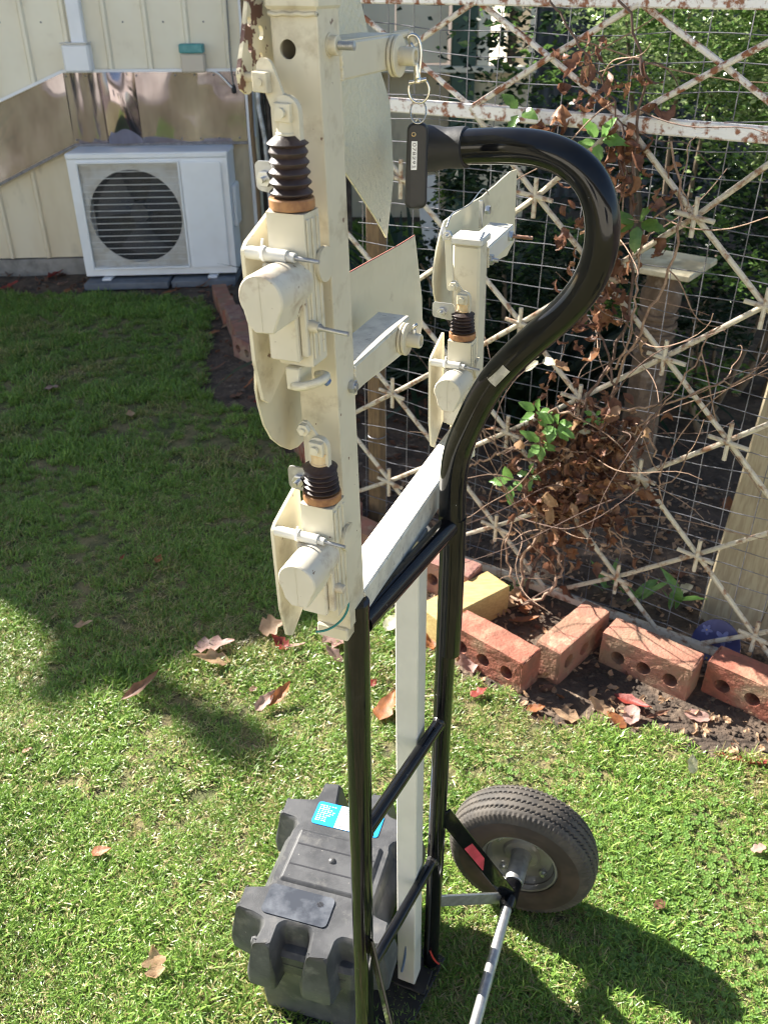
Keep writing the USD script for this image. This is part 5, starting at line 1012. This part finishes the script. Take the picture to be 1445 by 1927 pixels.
lab = bx_.part('label', mapped(prism(rounded([(-.062, .068), (.058, .068), (.058, .116), (-.062, .116)], .006), .0006), lambda v: bf(v + [0, 0, .2240])), M['blue'])
bx_.part('label_panel', mapped(box(-.020, .036, .0685, .1155, .2246, .2249), bf), M['white'], parent=lab)
r_ = np.random.default_rng(5)
for k in range(9): bx_.part('print_line', mapped(cat(*[box(-.057 + j * .0052, -.057 + j * .0052 + r_.uniform(.002, .0044), .108 - k * .0040, .1094 - k * .0040, .2246, .2248) for j in range(int(r_.uniform(4, 7)))]), bf), M['white'], parent=lab)
for k in range(22): bx_.part('bar_code', mapped(box(-.016 + .0005, .020, .0725 + k * .0018, .0725 + k * .0018 + r_.uniform(.0003, .0011), .2249, .2251), bf), M['ink'], parent=lab)

# ---------------------------------------------------------------- fallen leaves, one by one
def fallen(label, px, py, kind, L, w, m, yaw, curl=.5, fold=.3, pitch=0, roll=0, seed=0, lift=.012, wave=.1, group=None):
    p = at(px, py, .015); z = float(relief(np.array(p[0]), np.array(p[1]))) + lift
    L = L * (1.25 if lift > .015 else 1.1); lm = leafmesh(L, L * w, kind, curl * .75, fold * .7, wave, 900 + seed); v, q = place(lm, (0, 0, 0), yaw, pitch, roll); c = v.mean(0); v = v - [c[0], c[1], v[:, 2].min()] + [p[0], p[1], z]
    nm = single('fallen_leaf', (v, q), M[m], label, 'leaf', (p[0], p[1], z), group, smooth=True)
FL = [('pinkish pale leaf on the shaded lawn well left of the truck', 97, 733, 'round', .050, .7, 'leaf_pink', .2, .3, .2),
      ('small tan leaf on the shaded lawn right of the pinkish one', 246, 781, 'ovate', .038, .6, 'leaf_tan', 2.0, .6, .3),
      ('small orange brown leaf in the middle of the shaded lawn', 300, 1057, 'ovate', .032, .55, 'leaf_orange', 1.4, .6, .4),
      ('tan leaf near the edge of the big lawn shadow', 159, 1185, 'ovate', .045, .5, 'leaf_tan', .1, .7, .4),
      ('tiny red leaf on the shaded lawn near the small orange one', 231, 1054, 'lance', .022, .4, 'leaf_red', 1.2, .3, .3),
      ('tiny orange leaf on the left of the shaded lawn', 74, 837, 'lance', .022, .5, 'leaf_orange', 1.0, .3, .3),
      ('large pinkish brown leaf lying flat at the shadow edge', 402, 1224, 'lobed', .085, .62, 'leaf_pink', .05, .5, .3),
      ('tan half of the large leaf pair at the shadow edge', 403, 1250, 'lobed', .080, .5, 'leaf_tan', 3.3, .4, .5),
      ('long curled reddish brown leaf on the sunny grass', 270, 1312, 'lance', .100, .24, 'leaf_brown', .42, 1.1, .8),
      ('brown leaf with one half standing up, beside the orange curl', 500, 1325, 'ovate', .055, .45, 'leaf_pink', .9, .5, .5),
      ('bright orange curled leaf standing on the sunny grass', 528, 1318, 'lance', .065, .4, 'leaf_orange', .9, 1.4, .9),
      ('tiny brown leaf above the orange curl on the grass', 477, 1300, 'ovate', .018, .6, 'leaf_brown', .3, .3, .3),
      ('reddish leaf on the lawn left of the battery box', 192, 1604, 'ovate', .034, .5, 'leaf_orange', .1, .6, .3),
      ('golden tan leaf standing in the grass at lower left', 293, 1822, 'lobed', .042, .85, 'leaf_tan', 1.8, .5, .3, .35),
      ('tiny orange scrap on the grass at far left', 52, 1417, 'lance', .020, .5, 'leaf_orange', .5, .2, .2),
      ('broad tan lobed leaf under the lower mounting plate', 512, 1186, 'lobed', .062, .8, 'leaf_tan', .3, .7, .4),
      ('dark red brown curled leaf just below the tan lobed leaf', 528, 1216, 'lobed', .050, .6, 'leaf_red', 2.4, 1.2, .6),
      ('thin pinkish leaf right of the dark red curl', 556, 1218, 'lance', .045, .35, 'leaf_pink', .1, .6, .3),
      ('broad dusty pink leaf beside the left tube top', 625, 1205, 'lobed', .075, .8, 'leaf_pink', 2.7, .5, .3),
      ('dusty pink leaf below the broad one beside the left tube', 628, 1238, 'ovate', .050, .5, 'leaf_pink', 2.5, .7, .4),
      ('orange brown ribbed leaf seen just left of the white rail', 728, 1332, 'ovate', .075, .5, 'leaf_orange', 1.1, .6, .5),
      ('pinkish red scrap between left tube and white rail', 702, 1287, 'ovate', .022, .7, 'leaf_red', .8, .3, .3),
      ('pale crumpled leaf at the left edge of the white rail', 738, 1180, 'round', .050, .7, 'leaf_pale', .8, .6, .5),
      ('orange leaf seen between white rail and right tube', 810, 1203, 'ovate', .055, .7, 'leaf_orange', 1.7, .9, .5),
      ('pink and white curled leaf against the red topped brick', 877, 1250, 'lobed', .065, .75, 'leaf_pink', 2.2, 1.2, .7),
      ('small red lobed leaf on the lawn edge right of the tube', 900, 1307, 'lobed', .038, .7, 'leaf_red', .4, .4, .2),
      ('pale green oval leaf on the lawn edge by the red one', 938, 1305, 'round', .040, .55, 'leaf_pale', 1.35, .2, .2),
      ('brown curled leaf at the foot of the end on brick', 1030, 1292, 'ovate', .032, .6, 'leaf_brown', .1, .9, .6),
      ('small brown leaf under the corner of the end on brick', 1055, 1305, 'ovate', .022, .6, 'leaf_orange', 2.4, .5, .4),
      ('orange brown leaf on the bed left of the tan ones', 1008, 1331, 'ovate', .042, .5, 'leaf_orange', .0, .6, .4),
      ('broad tan leaf at the bed edge under the end on brick', 1066, 1343, 'lobed', .062, .75, 'leaf_tan', 2.8, .4, .3),
      ('crumpled tan and dark leaf between broad tan leaf and the red one', 1128, 1333, 'lobed', .058, .7, 'leaf_tan', 2.3, 1.1, .6),
      ('long bright red leaf curled on the bed below the tan brick', 1190, 1322, 'lance', .095, .30, 'leaf_red', -.75, .9, .8),
      ('orange leaf below the long red leaf', 1160, 1354, 'ovate', .052, .6, 'leaf_orange', 2.3, .5, .3),
      ('pale pink leaf tucked against the long red leaf', 1188, 1347, 'round', .048, .8, 'leaf_pink', 1.2, .7, .4),
      ('long dry brown pod shaped leaf right of the red leaf', 1238, 1344, 'lance', .060, .2, 'leaf_brown', .25, .8, .9),
      ('pinkish grey flat leaf on the soil under the dark red brick', 1313, 1345, 'round', .055, .6, 'leaf_pink', -.35, .2, .15),
      ('long wavy orange red leaf at the right edge of the lawn', 1402, 1428, 'lance', .120, .24, 'leaf_red', -.42, .6, .6),
      ('yellow green leaf standing in the grass right of the wheel', 1300, 1450, 'ovate', .035, .5, 'leaf_pale', 1.5, .3, .2, .8),
      ('pale pink scrap in the clover at the right edge', 1425, 1602, 'round', .026, .7, 'leaf_pink', .2, .2, .2),
      ('tiny brown leaf below the clover patch', 1240, 1706, 'round', .020, .7, 'leaf_brown', .5, .2, .2),
      ('reddish sickle shaped leaf on dark soil left of the cream post', 432, 713, 'lance', .075, .26, 'leaf_orange', .1, 1.6, .8),
      ('second red brown sickle leaf on dark soil, touching the post', 470, 724, 'lance', .075, .28, 'leaf_orange', .5, 1.6, .8),
      ('dry grey brown stalky leaf on the dark soil', 410, 690, 'lance', .085, .14, 'leaf_brown', .7, .7, .7),
      ('pale orange leaf leaning on the far brick row', 425, 612, 'lance', .060, .3, 'leaf_tan', .9, .5, .5),
      ('orange brown leaf on the soil beside the far brick row', 403, 624, 'ovate', .055, .5, 'leaf_orange', .2, .5, .5),
      ('flat brown leaf below the two sickle leaves', 445, 742, 'lobed', .060, .6, 'leaf_brown', .2, .6, .4),
      ('dark red leaf at the post edge under the sickle leaves', 487, 752, 'ovate', .045, .5, 'leaf_red', .6, .6, .4),
      ('orange leaf between the two grey slabs', 318, 548, 'lance', .080, .3, 'leaf_orange', .1, .6, .5),
      ('curled orange leaf in front of the right grey slab', 383, 536, 'lance', .090, .35, 'leaf_orange', .3, 1.2, .7),
      ('red brown leaf heap end at the left edge by the footing', 18, 541, 'lance', .110, .35, 'leaf_red', .4, 1.0, .6),
      ('dark crimson leaf by the footing left of the slabs', 102, 518, 'lobed', .100, .7, 'leaf_red', .4, .8, .5),
      ('pale leaf by the footing beside the left slab', 118, 532, 'round', .060, .6, 'leaf_pink', .2, .4, .3),
      ('orange scrap beside the left grey slab', 127, 543, 'ovate', .055, .5, 'leaf_orange', 1.2, .5, .4),
      ('large brown curled leaf between the bricks and the bottom rail', 965, 1128, 'lobed', .070, .7, 'leaf_tan', 1.1, 1.2, .6),
      ('rust orange leaf between the pine block and the red topped brick', 985, 1140, 'lobed', .065, .6, 'leaf_orange', 1.7, 1.1, .7),
      ('dusky brown leaf against the pine block', 925, 1140, 'ovate', .055, .6, 'leaf_pink', 1.9, .8, .5),
      ('long curled brown leaf behind the red topped brick', 985, 1168, 'lance', .085, .3, 'leaf_orange', -.3, 1.3, .9),
      ('orange brown leaf hanging upright by the far bed edge at right', 1370, 945, 'ovate', .075, .45, 'leaf_orange', 1.2, .5, .4),
      ('cream crumpled leaf on the sunlit litter left of the sleeper', 1287, 1110, 'round', .050, .6, 'leaf_pale', .2, .7, .5),
      ('brown leaf on the sunlit litter above the cream crumpled one', 1278, 1080, 'ovate', .050, .5, 'leaf_brown', .1, .6, .5)]
for k, a in enumerate(FL):
    fallen(*a[:10], pitch=a[10] if len(a) > 10 else rng.normal() * .08, roll=rng.normal() * .16, seed=k, lift=.020 if sg.Point(*at(a[1], a[2])[:2]).within(LAWN) else .006, group='fallen leaves lying about')
